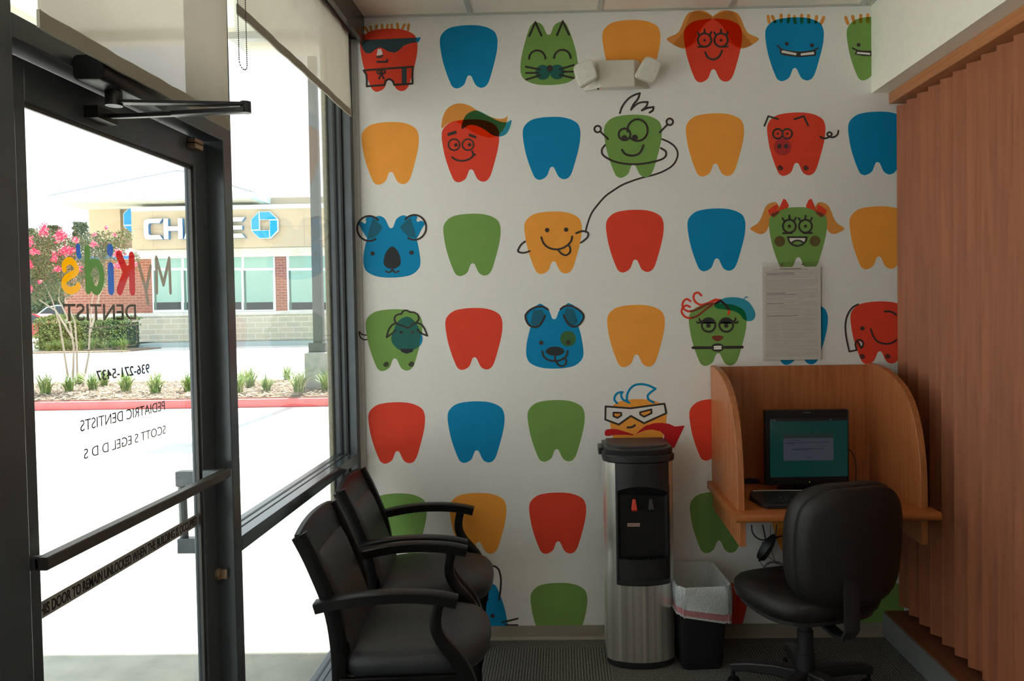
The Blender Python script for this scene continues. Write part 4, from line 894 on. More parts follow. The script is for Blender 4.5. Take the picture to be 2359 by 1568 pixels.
for k_ in range(5):
    a = R(72*k_+158)-ROT; ca, sa = math.cos(a), math.sin(a)
    g = MB(); g.bar([(.03*ca, .03*sa, .112), (.12*ca, .12*sa, .118), (.22*ca, .22*sa, .112), (.290*ca, .290*sa, .100)], [.055, .050, .046, .044], [.052, .046, .038, .030], (-sa, ca, 0)); arm_ = g.build('base_arm', blk, t, bevel=.003)
    cxs, cys = .283*ca, .283*sa; g = MB(); g.tube([(cxs, cys, .050), (cxs, cys, .095)], .008, 10)
    for s_ in (-1, 1):
        ox_, oy_ = -sa*.012*s_, ca*.012*s_; ex, ey = -sa*.024*s_, ca*.024*s_
        g.tube([(cxs+ox_, cys+oy_, .026), (cxs+ex, cys+ey, .026)], .026, 18)
    g.build('caster', blk2, arm_, smooth=40)
# ------------------------------------------------------------------ vertical wood blind on the right
bw = wood('blind_wood', (.28, .085, .030), (.38, .120, .044), 'Z', rough=.6, scale=.8, coat=0); bw2 = wood('headrail_wood', (.36, .13, .045), (.50, .20, .07), 'Y', rough=.4, coat=.2)
t = thing('vertical_blind', 'tall wooden vertical blind covering the right side wall', 'blind', (1.57, 3.0, 0))
box(1.541-1.57, 1.625-1.57, -5.4, D-3.0-.0015, 2.500, 2.552).build('headrail', bw2, t, bevel=.003)
box(1.508-1.57, 1.70-1.57, -5.4, D-3.0-.0015, .1135, .120).build('bottom_sill', wood('sill_wood', (.17, .060, .025), (.24, .085, .035), 'Y', rough=.6, coat=0), t)
vy = 3.657; k_ = 0
while vy > 1.0:
    L_ = .118; c_ = R(45); y = vy-3.0
    if k_ == 0: L_ = .118
    g = MB(); n_ = 6; rr_ = []
    for i in range(n_+1):
        u = i/n_; bow = .004*math.sin(math.pi*u); px = L_*u*math.sin(c_)-bow*.7; py = y-L_*u*math.cos(c_)-bow*.7
        rr_.append((px, py))
    poly = rr_+[(a+.0022, b+.0022) for a, b in rr_[::-1]]
    if k_ == 0: poly = [(a, min(b, D-3.0-.002)) for a, b in poly]
    g.prism(poly, .148, 2.488, 'Z'); g.build('vane', bw, t, smooth=50); vy -= .1035; k_ += 1
# ------------------------------------------------------------------ emergency light
ew = mat('fixture_white', (.66, .63, .55), .45, noise=.02); el = mat('lamp_lens', (.84, .85, .80), .06, noise=.05, scale=40, bump=.25, coat=1)
c0 = onY(1432, 172, D-.03); t = thing('emergency_light', 'white emergency light unit with two square lamp heads high on the mural', 'emergency light', (c0.x, D, c0.z))
def E2(x, y, Y): p_ = onY(1300+x/9.073, 110+y/9.073, Y); return (p_.x-c0.x, Y-D, p_.z-c0.z)
Yf, Yb = D-.075, D-.002
fr = [E2(715, 262, Yf), E2(1460, 245, Yf), E2(1475, 800, Yf), E2(740, 828, Yf)]; bk_ = [E2(600, 275, Yb), E2(1560, 262, Yb), E2(1790, 860, Yb), E2(405, 905, Yb)]
g = MB(); g.loft([bk_, fr]); g.build('housing', ew, t, bevel=.004, smooth=30)
def head(corners, Y, tilt, lbl):
    P4 = [Vector(E2(x, y, Y+dy)) for x, y, dy in corners]; cen = sum(P4, Vector())/4
    ring = []
    for i in range(4):
        a, b, c_ = P4[(i-1) % 4], P4[i], P4[(i+1) % 4]; r_ = .22
        p1, p2 = b.lerp(a, r_), b.lerp(c_, r_)
        for k in range(5): u = k/4; ring.append(p1.lerp(b, u).lerp(b.lerp(p2, u), u))
    nrm = (P4[1]-P4[0]).cross(P4[2]-P4[1]).normalized()
    if nrm.y > 0: nrm = -nrm
    bdy = MB(); back = cen-nrm*.055
    bdy.loft([[back+(q-cen)*.45 for q in ring], [cen-nrm*.04+(q-cen)*.80 for q in ring], [cen-nrm*.008+(q-cen)*1.0 for q in ring], list(ring), [cen+(q-cen)*.93 for q in ring], [cen-nrm*.018+(q-cen)*.5 for q in ring]]); hd = bdy.build('lamp_head', ew, t, smooth=40)
    MB().loft([[cen-nrm*.002+(q-cen)*.95 for q in ring], [cen+nrm*.004+(q-cen)*.90 for q in ring], [cen+nrm*.0055+(q-cen)*.6 for q in ring]]).build('lens', el, hd, smooth=50)
    MB().sphere(cen-nrm*.008, .008, 10, 8).build('bulb', mat('bulb_glass', (.35, .34, .30), .2, metal=.4), hd)
head([(575, 215, .01), (712, 620, -.01), (300, 850, -.02), (170, 380, 0)], D-.105, 0, '')
head([(1710, 160, .0), (2055, 300, .035), (1860, 770, .03), (1480, 610, -.012)], D-.115, 0, '')
q = E2(770, 858, D-.077); g = MB(); g.sphere(q, .0022, 8, 6); g.build('status_light', mat('led_red', (.4, 0, 0), .4, emit=(1, .05, .03), es=.9), t)
q = E2(708, 860, D-.072); g = MB(); g.sphere(q, .005, 8, 6); g.build('test_button', piping, t)
# ------------------------------------------------------------------ posted notice in a clear holder
a, b, c_, d_ = onY(1757, 604, D-.012), onY(1894, 606, D-.012), onY(1892, 829, D-.012), onY(1755, 827, D-.012)
cx_, cz_ = (a.x+c_.x)/2, (a.z+c_.z)/2; hw_ = (b.x-a.x)/2; hh = (a.z-c_.z)/2
t = thing('notice_holder', 'clear acrylic holder with a printed notice on the wall above the carrel', 'notice', (cx_, D-.010, cz_))
box(-hw_, hw_, -.0045, -.0025, -hh, hh).build('acrylic_sheet', glassmat('acrylic', (.985, .985, .98), .8), t, smooth=0)
box(-hw_+.001, hw_-.004, -.0015, -.0005, -hh+.003, hh-.024).build('paper', mat('notice_paper', (.78, .74, .68), .7, noise=.02), t, smooth=0)
g = MB(); rn = random.Random(4); z = hh-.033; row = 0
def ln(x0_, x1_, z_, h_): g.add([(x0_, -.0018, z_), (x1_, -.0018, z_), (x1_, -.0018, z_+h_), (x0_, -.0018, z_+h_)], [(0, 1, 2, 3)])
g.cur = 0; ln(-.055, .045, z, .0022); z -= .003; ln(-.085, .075, z, .0012); z -= .006
tw = hw_-.012
while z > -hh+.02:
    bold = rn.random() < .10; g.cur = 0 if bold else 1
    x_ = -tw+(.008 if bold else 0); xe = tw-.006 if rn.random() < .6 else rn.uniform(-.02, tw-.01)
    if rn.random() < .08: g.cur = 2
    if bold: ln(x_, rn.uniform(-.04, .03), z, .0018); g.cur = 1; ln(.032, xe if xe > .04 else .05, z, .0012)
    else:
        while x_ < xe: w2 = rn.uniform(.004, .016); ln(x_, min(x_+w2, xe), z, .0011); x_ += w2+.0012
    z -= .0037 if rn.random() < .85 else .0062
g.cur = 1; ln(tw-.014, tw-.008, -hh+.016, .0016)
g.build('print', [mat('print_dark', (.10, .09, .085), .7), mat('print_grey', (.47, .44, .41), .7), mat('print_bluegrey', (.40, .42, .48), .7)], t, smooth=0)
for sx_ in (-.050, .050):
    MB().tube([(sx_, -.0085, hh-.012), (sx_, 0.008, hh-.012)], .0035, 12).build('screw', mat('chrome', (.6, .6, .6), .15, metal=1), t)
# ------------------------------------------------------------------ outdoors
GZ = -.15
conc = mat('sunlit_concrete', (.70, .69, .66), .9, noise=.08, scale=3, bump=.1)
conc2 = mat('entry_concrete', (.50, .51, .46), .9, noise=.14, scale=6, bump=.15)
struct(box(-60, 60, 3.0, 90, GZ-.3, GZ).build('ground', conc, smooth=0)); struct(box(-60, -1.0, -30, 3.0, GZ-.3, GZ).build('ground', conc, smooth=0))
o = struct(box(-4.2, -1.0, -8, 8.5, GZ, -.03).build('sidewalk', conc2, bevel=.01))
lawn = mat('dry_grass', (.26, .33, .10), .9, noise=.3, scale=2)
struct(box(-90, -20, 62, 130, GZ, GZ+.12).build('lawn', lawn, smooth=0))
cream = mat('canopy_cream', (.62, .60, .52), .7, noise=.03); grey_ = mat('canopy_grey', (.30, .31, .30), .6, noise=.04)
# entry canopy of our own building
t = thing('entry_canopy', 'pale entry canopy projecting outside above the door and tall window', 'canopy', (-2.4, 2.0, 3.55))
def cb_(x0, x1, y0, y1, z0, z1): return (x0+2.4, x1+2.4, y0-2, y1-2, z0-3.55, z1-3.55)
box(*cb_(-3.7, -1.09, -9, 5.9, 3.62, 3.72)).build('soffit', cream, t)
ry = 5.7; p_ = onY(340, 108, ry); q_ = onY(340, 72, ry)
g = MB(); g.box(*cb_(-3.7, -1.09, ry-.12, ry, p_.z, 3.72)); g.box(*cb_(-3.7, -3.58, -9, ry, p_.z, 3.72)); g.build('fascia', cream, t, bevel=.01)
a_ = onY(538, 17, 5.0); b_ = onY(538, 93, 5.0)
g = MB(); g.box(*cb_(a_.x, -1.09, 5.0, 5.25, b_.z+.04, 3.62)); g.build('beam', mat('beam_white', (.60, .62, .56), .6, noise=.03), t, bevel=.005)
g = MB(); g.box(*cb_(a_.x-.03, -1.09, 4.97, 5.28, b_.z, b_.z+.045)); g.build('moulding', grey_, t, bevel=.004)
a2_ = onY(562, 97, 4.8); b2_ = onY(562, 121, 4.8)
g = MB(); prof = [(0, a2_.z), (0, a2_.z-.02)]+[(.10-.10*math.cos(R(k*15)), a2_.z-.02-(a2_.z-b2_.z-.02)*math.sin(R(k*15))) for k in range(7)]+[(.25, a2_.z)]
g.prism([(4.8+a-2, z-3.55) for a, z in prof], a2_.x+2.4, -1.09+2.4, 'X'); g.build('moulding', cream, t, smooth=40)
# kerb, planting bed, plants
kc = mat('red_kerb_paint', (.70, .16, .16), .8, noise=.12, scale=5); 
cf = onZ(400, 941, GZ).y
t = tag(box(-30, 12, cf, cf+.16, GZ, .0).build('curb', kc, bevel=.02), 'red painted concrete curb along the planting bed outside', 'curb')
mul = mat('mulch', (.27, .20, .14), .95, noise=.5, scale=9, bump=1)
bb = onZ(600, 874, 0.03).y
bed = struct(MB().box(-30, 12, cf+.16, bb, GZ, .02).build('planting_bed', mul, smooth=0))
g = MB(); rm = random.Random(5)
for i in range(6500):
    x, y = rm.uniform(-12, -2.5), rm.uniform(cf+.2, bb-.05); a = rm.uniform(0, 3.14); l_, w2 = rm.uniform(.03, .09), rm.uniform(.008, .02); c_, s_ = math.cos(a), math.sin(a); z = .022+rm.uniform(0, .03)
    g.cur = rm.choice((0, 0, 1, 2)); g.add([(x-l_*c_-w2*s_, y-l_*s_+w2*c_, z), (x-l_*c_+w2*s_, y-l_*s_-w2*c_, z), (x+l_*c_+w2*s_, y+l_*s_-w2*c_, z+.02), (x+l_*c_-w2*s_, y+l_*s_+w2*c_, z+.02)], [(0, 1, 2, 3)])
tag(g.build('bark_chips', [mul, mat('mulch_light', (.50, .42, .32), .9), mat('mulch_dark', (.14, .10, .07), .9)], smooth=0), 'pale bark chips covering the planting bed behind the red curb', 'mulch', kind='stuff')
lf = [mat('strap_leaf', (.12, .26, .05), .5, noise=.25), mat('strap_leaf_light', (.34, .48, .12), .5, noise=.25), mat('strap_leaf_pale', (.58, .60, .36), .5, noise=.2)]
def strappy(seed, n, h):
    r = random.Random(seed); g = MB()
    for i in range(n):
        a = r.uniform(0, 2*math.pi); ln_ = h*r.uniform(.75, 1.15); out = r.uniform(.15, .95)*ln_; wd_ = r.uniform(.008, .015); c_, s_ = math.cos(a), math.sin(a); g.cur = r.choice((0, 0, 1, 1, 2)); V = []
        x0, y0 = r.uniform(-.06, .06), r.uniform(-.06, .06)
        for k in range(5):
            u = k/4; rr_ = out*u**1.6; z = ln_*(u-.38*u*u*(out/ln_)*1.2); w2 = wd_*(1-u*.85)
            V += [(x0+rr_*c_-w2*s_, y0+rr_*s_+w2*c_, z), (x0+rr_*c_+w2*s_, y0+rr_*s_-w2*c_, z)]
        g.add(V, [(2*k, 2*k+1, 2*k+3, 2*k+2) for k in range(4)])
    return g
PL = [(105, 908, .55, 'leafy green clump of strap leaves leftmost in the planting bed'), (158, 903, .45, 'strap leaved clump at the foot of the crape myrtle trunks, left side'), (182, 888, .42, 'small strap leaved clump tucked behind the crape myrtle trunks'), (215, 900, .50, 'dense dark strap leaved clump right of the crape myrtle trunks'), (240, 890, .48, 'dark strap leaved clump behind the dense one right of the tree'),
 (292, 903, .55, 'spreading pale strap leaved clump below the phone number'), (358, 907, .56, 'upright light green strap clump between phone number and door stile'), (436, 902, .5, 'strap leaved clump half hidden by the door lock stile'), (549, 906, .55, 'strap leaved clump at the left edge of the tall window'), (576, 892, .56, 'tall yellow green strap clump near the left edge of the tall window'),
 (614, 902, .42, 'small dark blue green tuft in the tall window view'), (661, 876, .42, 'strap leaved tuft furthest back in the bed, left of the lamp base'), (690, 906, .58, 'broad pale strap clump just left of the concrete lamp base'), (752, 902, .5, 'strap leaved clump in front of the concrete lamp base, at the window jamb')]
protos = [strappy(s, 110, .5) for s in (1, 2, 3)]; pobj = []
for i, (x, y, h, lb_) in enumerate(PL):
    p_ = onZ(x, y, .02)
    if len(pobj) < 3: o = protos[i].build('strap_plant', lf, smooth=0); pobj.append(o)
    else: o = pobj[i % 3].copy(); COL.objects.link(o)
    o.location = p_; o.scale = (h/.5,)*3; o.rotation_euler.z = i*1.3; tag(o, lb_, 'plant', 'strap leaved plants in the bed')
# crape myrtle
t0 = onZ(185, 893, .02); TY = t0.y
t = thing('crape_myrtle', 'multi-stemmed crape myrtle with pink blossom in the planting bed', 'tree', t0)
bark = mat('smooth_bark', (.42, .36, .30), .8, noise=.15, scale=6, stretch=(1, 1, .3))
def TP(x, y, dy=0): p_ = onY(x, y, TY+dy); return (p_.x-t0.x, dy, p_.z-t0.z)
for st_ in ([(157, 870), (146, 800), (137, 745), (120, 690), (95, 640)], [(168, 872), (170, 800), (160, 740), (135, 690), (140, 620)], [(178, 868), (177, 800), (172, 740), (150, 690), (200, 600)], [(190, 890), (204, 820), (207, 760), (212, 690), (240, 600)], [(168, 780), (150, 750), (128, 715), (90, 690)], [(207, 765), (222, 715), (228, 680), (262, 610)]):
    g = MB(); n_ = len(st_); g.tube([TP(a, b, (i % 3-1)*.08*(i > 0)) for i, (a, b) in enumerate(st_)], [.024-.004*i for i in range(n_)], 7); g.build('trunk', bark, t)
rf = random.Random(21); g = MB(); fl = MB()
blobs = [(150, 600, 95, 62), (95, 620, 60, 60), (200, 590, 60, 55), (80, 560, 35, 35), (260, 575, 36, 30), (125, 660, 60, 35), (285, 545, 22, 20), (240, 560, 40, 30), (215, 640, 40, 34), (310, 600, 14, 24), (60, 650, 40, 60), (105, 545, 30, 22)]
lm = [mat('tree_leaf', (.055, .11, .035), .6, noise=.3), mat('tree_leaf_light', (.16, .22, .085), .6, noise=.3), mat('tree_leaf_red', (.24, .14, .09), .6, noise=.2)]
for bx_, by_, rx, rz_ in blobs:
    for i in range(int(rx*rz_*.85)):
        while True:
            u, v, w2 = rf.uniform(-1, 1), rf.uniform(-1, 1), rf.uniform(-1, 1)
            if u*u+v*v+w2*w2 < 1: break
        c_ = Vector(TP(bx_+u*rx, by_+v*rz_, w2*.6*max(rx/90, .3))); s_ = rf.uniform(.012, .028)
        a = Vector((rf.gauss(0, 1), rf.gauss(0, 1), rf.gauss(0, 1))).normalized(); b = a.orthogonal().normalized()
        g.cur = rf.choice((0, 0, 1, 1, 2)); g.add([c_-a*s_, c_+b*s_*.5, c_+a*s_, c_-b*s_*.5], [(0, 1, 2, 3)])
g.build('foliage', lm, t, smooth=0)
pm = [mat('blossom_pink', (.80, .06, .17), .6, noise=.2), mat('blossom_light', (.92, .32, .36), .6, noise=.2)]
for bx_, by_, rx, rz_ in [(101, 530, 11, 14), (139, 543, 14, 17), (66, 556, 10, 14), (78, 580, 14, 8), (174, 552, 8, 8), (150, 578, 16, 12), (125, 594, 8, 12), (216, 562, 8, 8), (133, 619, 9, 8), (272, 583, 12, 10), (309, 608, 10, 6), (218, 540, 4, 4), (245, 524, 4, 4), (183, 620, 8, 9), (69, 610, 8, 10), (70, 664, 6, 7), (92, 648, 5, 5), (263, 540, 4, 5), (270, 612, 8, 7), (165, 575, 8, 7)]:
    g = MB()
    for i in range(int(rx*rz_*.9)+10):
        u, v, w2 = rf.gauss(0, .45), rf.gauss(0, .45), rf.uniform(-1, 1)
        c_ = Vector(TP(bx_+u*rx*(1+v*.3), by_+v*rz_, -.55+w2*.09)); s_ = rf.uniform(.014, .028)
        a = Vector((rf.gauss(0, 1), rf.gauss(0, 1), rf.gauss(0, 1))).normalized(); b = a.orthogonal().normalized()
        g.cur = rf.choice((0, 0, 1)); g.add([c_-a*s_, c_+b*s_*.8, c_+a*s_, c_-b*s_*.8], [(0, 1, 2, 3)])
    g.build('blossom', pm, t, smooth=0)
# lamp post
lp = onZ(735, 894, .02); LY = lp.y
def L_(x, y): p_ = onY(x, y, LY); return p_
t = thing('lamp_post', 'square dark metal lamp post on a round concrete base', 'lamp post', (L_(737, 850).x, LY, 0))
cx0 = L_(737, 850).x; zb1 = L_(737, 810).z; rb = (L_(770, 850).x-L_(703, 850).x)/2
g = MB(); g.tube([(0, 0, GZ), (0, 0, zb1-.02), (0, 0, zb1)], [rb, rb, rb-.02], 28); g.build('concrete_base', mat('post_concrete', (.34, .36, .34), .9, noise=.15, scale=4), t, smooth=40)
pmt = mat('lamp_post_metal', (.075, .085, .085), .5, noise=.1, scale=5); hb = (L_(757, 790).x-L_(719, 790).x)/2
g = MB(); g.box(-hb, hb, -hb, hb, zb1, L_(737, 788).z); g.build('base_cover', pmt, t, bevel=.006)
hw_ = (L_(750, 700).x-L_(728, 700).x)/2; g = MB(); g.loft([[(a*k_, b*k_, z) for a, b in rrect(2*hw_, 2*hw_, .02, 3)] for z, k_ in ((L_(737, 788).z, 1), (9.0, .75))]); g.build('pole', pmt, t, smooth=40)
g = MB(); g.box(-.35, .35, -.5, .3, 8.95, 9.1); g.build('lamp_head', pmt, t, bevel=.02)
# ------------------------------------------------------------------ bank building across the drive
BY = 44.0
tan = mat('bank_tan', (.56, .46, .31), .9, noise=.04, scale=1); tan2 = mat('bank_tan_dark', (.42, .34, .25), .9, noise=.04, scale=1); wht = mat('bank_white_band', (.80, .80, .74), .8, noise=.03, scale=1)
cap = mat('bank_cap', (.62, .76, .78), .6, noise=.02)
def brickmat(name, c1, c2, mo, sw, sh, off=.5):
    m = bpy.data.materials.new(name); m.use_nodes = True; N = m.node_tree.nodes; L = m.node_tree.links; p = N['Principled BSDF']; p.inputs['Roughness'].default_value = .9
    tc = N.new('ShaderNodeTexCoord'); sx_ = N.new('ShaderNodeSeparateXYZ'); cx_ = N.new('ShaderNodeCombineXYZ'); L.new(tc.outputs['Object'], sx_.inputs[0]); L.new(sx_.outputs[0], cx_.inputs[0]); L.new(sx_.outputs[2], cx_.inputs[1])
    b = N.new('ShaderNodeTexBrick'); b.inputs['Color1'].default_value = (*c1, 1); b.inputs['Color2'].default_value = (*c2, 1); b.inputs['Mortar'].default_value = (*mo, 1)
    b.inputs['Scale'].default_value = 1; b.inputs['Brick Width'].default_value = sw; b.inputs['Row Height'].default_value = sh; b.inputs['Mortar Size'].default_value = sh*.08; b.inputs['Bias'].default_value = 0
    L.new(cx_.outputs[0], b.inputs['Vector']); L.new(b.outputs[0], p.inputs['Base Color']); return m
brick = brickmat('bank_brick', (.40, .15, .10), (.34, .12, .08), (.52, .38, .30), .42, .155); block = brickmat('bank_block', (.68, .62, .48), (.60, .57, .46), (.80, .78, .68), .88, .30)
t = thing('bank_building', 'tan and brick bank building with blue octagon emblems across the drive', 'building', (onY(450, 780, BY).x, BY, GZ)); bx0, by0, bz0 = t.location
def rb_(x0, x1, y0, y1, Y, dep):
    xm, ym = (x0+x1)/2, (y0+y1)/2
    return (onY(x0, ym, Y).x-bx0, onY(x1, ym, Y).x-bx0, Y-by0, Y+dep-by0, onY(xm, y1, Y).z-bz0, onY(xm, y0, Y).z-bz0)
def part(name, m, x0, x1, y0, y1, Y, dep, bevel=0):
    return box(*rb_(x0, x1, y0, y1, Y, dep)).build(name, m, t, smooth=0, bevel=bevel)
part('wall', tan, 205, 277, 455, 570, BY, 10); part('wall', tan2, 277, 1000, 455, 570, BY+.25, 9)
part('sign_wall', tan, 303, 1000, 478, 568, BY-1.2, 2.2); part('parapet_cap', cap, 301, 1002, 470, 480, BY-1.3, 2.4)
part('white_band', wht, 168, 1000, 566, 591, BY-.5, 10); part('blue_trim', mat('bank_blue_line', (.06, .26, .62), .5), 165, 298, 590, 597, BY-.55, .3)
part('brick_wall', brick, 147, 1000, 586, 722, BY, 9); part('stone_base', block, 145, 1000, 724, 784, BY-.12, 9); part('stone_cap', wht, 145, 1000, 717, 725, BY-.2, .5)
hj = MB()
z_ = lambda y: onY(350, y, BY).z-bz0
for x in (352, 450, 700): 
    a = onY(x, 520, BY-1.2).x-bx0; hj.box(a, a+.02, -1.206, -1.19, onY(400, 568, BY-1.2).z-bz0, onY(400, 480, BY-1.2).z-bz0)
zz = onY(450, 526, BY-1.2).z-bz0; hj.box(onY(305, 520, BY-1.2).x-bx0, 8, -1.206, -1.19, zz, zz+.02); hj.build('control_joint', tan2, t, smooth=0)
# hipped roof
ex0, ex1 = onY(110, 455, BY-2.2).x-bx0, onY(585, 462, BY-2.2).x-bx0; ez = onY(300, 448, BY-2.2).z-bz0; ap = onY(410, 394, BY+3).z-bz0
ax0, ax1 = onY(405, 392, BY+3).x-bx0, onY(418, 392, BY+3).x-bx0
g = MB(); V = [(ex0, -2.2, ez), (ex1, -2.2, ez), (ex1, 9, ez), (ex0, 9, ez), (ax0, 3, ap), (ax1, 3, ap)]
g.add(V, [(0, 1, 5, 4), (1, 2, 5), (2, 3, 4, 5), (3, 0, 4)]); g.build('roof', mat('metal_roof', (.78, .82, .84), .5, noise=.02), t, smooth=0)
g = MB(); g.tube([V[0], V[4], V[5], V[1]], .06, 6)
for k in range(14): 
    xx = ex0+(ex1-ex0)*(k+.5)/14; g.tube([(xx, -2.21, ez+.02), (xx, -2.0, ez+.09)], .04, 5)
g.build('roof_ridge', mat('roof_ridge_grey', (.34, .38, .40), .6), t)
fz = onY(300, 461, BY-2.2).z-bz0
g = MB(); g.box(ex0, ex1, -2.25, 9.05, fz, ez); g.build('fascia', mat('fascia_blue_white', (.60, .74, .76), .6), t); g = MB(); g.box(ex0+.3, ex1-.3, -2.0, 9, fz-.06, fz); g.box(*rb_(200, 560, 462, 478, BY-.3, .3)); g.build('soffit', mat('bank_soffit', (.66, .62, .50), .8), t)
# windows
frm = mat('bank_window_frame', (.82, .84, .84), .5); gl = mat('bank_blind_glass', (.34, .56, .48), .35, noise=.04, scale=.6); dk = mat('bank_window_dark', (.025, .04, .05), .15)
def bwin(x0, x1, panes):
    f = part('window', frm, x0, x1, 586, 718, BY-.06, .12)
    for a, b in panes:
        for (c_, d_, m_) in ((590, 617, gl), (623, 696, gl), (696, 713, dk)):
            o = box(*rb_(a, b, c_, d_, BY-.075, .02)).build('pane', m_, f, smooth=0)
        box(*[v for v in rb_(a, a+5, 623, 713, BY-.08, .015)]).build('pane_edge', mat('bank_window_green', (.10, .20, .16), .3), f, smooth=0)
    return f
bwin(350, 634, [(355, 417), (424, 487), (493, 556), (562, 629)]); bwin(661, 940, [(666, 728), (734, 798), (804, 868), (874, 936)])
# lettering: five block letters with blue returns, and octagon emblems
lw, lbw = mat('sign_letter_white', (.90, .90, .90), .4), mat('sign_letter_blue', (.06, .25, .50), .5)
SY = BY-1.2-.26
cell = 43.4; 
def letter(x0, polys):
    g = MB()
    for poly in polys:
        P = [(onY(x0+u*cell, 526, SY).x-bx0, onY(450, 549.5-v*47.5, SY).z-bz0+0) for u, v in poly]
        n = len(P); g.cur = 0; g.add([(x, SY-by0, z) for x, z in P], [tuple(range(n))]); g.cur = 1
        b = [(x, SY-by0, z) for x, z in P]+[(x, SY+.26-by0, z) for x, z in P]; g.add(b, [(i, (i+1) % n, (i+1) % n+n, i+n) for i in range(n)])
    g.build('sign_letter', [lw, lbw], t, smooth=0)
k_ = .235
letter(331, [[(0, .2), (.05, .07), (.22, 0), (.88, 0), (1, 0), (.84, .21), (.32, .21), (.24, .29), (.24, .71), (.32, .79), (.84, .79), (1, 1), (.22, 1), (.05, .93), (0, .8)]])
letter(377, [[(0, 0), (.24, 0), (.24, .40), (.76, .40), (.76, 0), (1, 0), (1, 1), (.76, 1), (.76, .62), (.24, .62), (.24, 1), (0, 1)]])
letter(423, [[(0, 0), (.26, 0), (.36, .25), (.64, .25), (.74, 0), (1, 0), (.62, 1), (.38, 1)]])
letter(470, [[(0, 0), (.8, 0), (1, .15), (1, .48), (.82, .61), (.24, .61), (.24, .79), (.85, .79), (1, 1), (.2, 1), (0, .85), (0, .53), (.16, .40), (.76, .40), (.76, .21), (.12, .21)]])
letter(521, [[(0, 0), (1, 0), (.82, .21), (.24, .21), (.24, .40), (.85, .40), (.85, .60), (.24, .60), (.24, .79), (.84, .79), (1, 1), (0, 1)]])
em = mat('emblem_blue', (.0, .33, .80), .4, noise=.02); ew2 = mat('emblem_edge', (.70, .82, .88), .4)
def emblem(cx_, cy_, r, Y):
    c3 = onY(cx_, cy_, Y); s_ = r*Y/F; t_ = s_*.42; h_ = s_*.42; q = .40*s_
    base = [(-t_*.98, s_), (t_, s_), (s_, t_), (s_*.98, h_), (-t_*.98, h_)]
    base = [(-s_*.40, s_), (s_*.42, s_), (s_, s_*.42), (s_*.98, s_*.39), (-s_*.40, s_*.39)]
    for k in range(4):
        a = -k*math.pi/2; ca, sa = math.cos(a), math.sin(a); g = MB()
        P = [(c3.x-bx0+(x*ca-z*sa)*.985, c3.z-bz0+(x*sa+z*ca)*.985) for x, z in base]; cc_ = (sum(p[0] for p in P)/5, sum(p[1] for p in P)/5)
        g.cur = 0; P2 = [(cc_[0]+(x-cc_[0])*.90, cc_[1]+(z-cc_[1])*.90) for x, z in P]; g.add([(x, Y-.005-by0, z) for x, z in P2], [(0, 1, 2, 3, 4)]); g.cur = 1; g.add([(x, Y-by0, z) for x, z in P]+[(x, Y+.2-by0, z) for x, z in P], [(0, 1, 2, 3, 4)]+[(i, (i+1) % 5, (i+1) % 5+5, i+5) for i in range(5)])
        g.build('emblem', [em, ew2], t, smooth=0)
emblem(609, 518, 31.5, SY); emblem(317, 506, 34, BY+.05)
# hedge and low plants before the bank
hY = 40.0; a, b = onY(101, 790, hY), onY(312, 790, hY)
t = thing('hedge', 'clipped green hedge at the foot of the brick bank wall', 'hedge', ((a.x+b.x)/2, hY, GZ))
g = MB(); hl = b.x-a.x; ht = onY(200, 733, hY).z-GZ
rh = random.Random(8)
for i in range(9000):
    u, v, w2 = rh.uniform(-.5, .5), rh.uniform(0, 1), rh.uniform(-.5, .5); f_ = rh.randrange(3)
    if f_ == 0: w2 = -.5
    elif f_ == 1: v = 1
    zz = ht*v*(1-.10*math.sin(9*u+1)*v)-(.15 if u > .1 else 0)*v; c_ = Vector((u*hl, w2*1.4+rh.gauss(0, .06), zz+rh.gauss(0, .04))); s_ = rh.uniform(.03, .075)
    q = Vector((rh.gauss(0, 1), rh.gauss(0, 1), rh.gauss(0, 1))).normalized(); p2 = q.orthogonal().normalized(); g.cur = rh.choice((0, 0, 1, 1)); g.add([c_-q*s_, c_+p2*s_*.6, c_+q*s_, c_-p2*s_*.6], [(0, 1, 2, 3)])
g.build('foliage', [mat('hedge_leaf', (.13, .22, .06), .6, noise=.3), mat('hedge_leaf_light', (.34, .42, .14), .6, noise=.3)], t, smooth=0)
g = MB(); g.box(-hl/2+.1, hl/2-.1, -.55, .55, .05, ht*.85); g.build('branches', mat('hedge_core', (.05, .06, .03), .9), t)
a, b = onY(75, 790, 37), onY(310, 792, 37)
struct(box(a.x, b.x, 36, 39.5, GZ, GZ+.06).build('planting_strip', mul, smooth=0))
for i, x in enumerate((112, 128, 146, 166, 186, 214, 240, 262, 285)):
    o = pobj[i % 3].copy(); COL.objects.link(o); p_ = onY(x, 790, 37.2+.5*(i % 2)); o.location = (p_.x, p_.y, GZ+.06); o.scale = (1.05+.15*(i % 3),)*3; o.rotation_euler.z = i*.8
    o['label'] = 'pale striped leaf clump in the row at the foot of the hedge'; o['category'] = 'plant'; o['group'] = 'striped leaf clumps before the hedge'
for x_, lb_, w_, h_ in ((100, 'row', 0, 0),): pass
struct(box(onY(318, 790, 42).x, 20, 40.5, 44, GZ, GZ+.16).build('sidewalk', mat('far_sidewalk', (.44, .52, .53), .9, noise=.04), smooth=0))
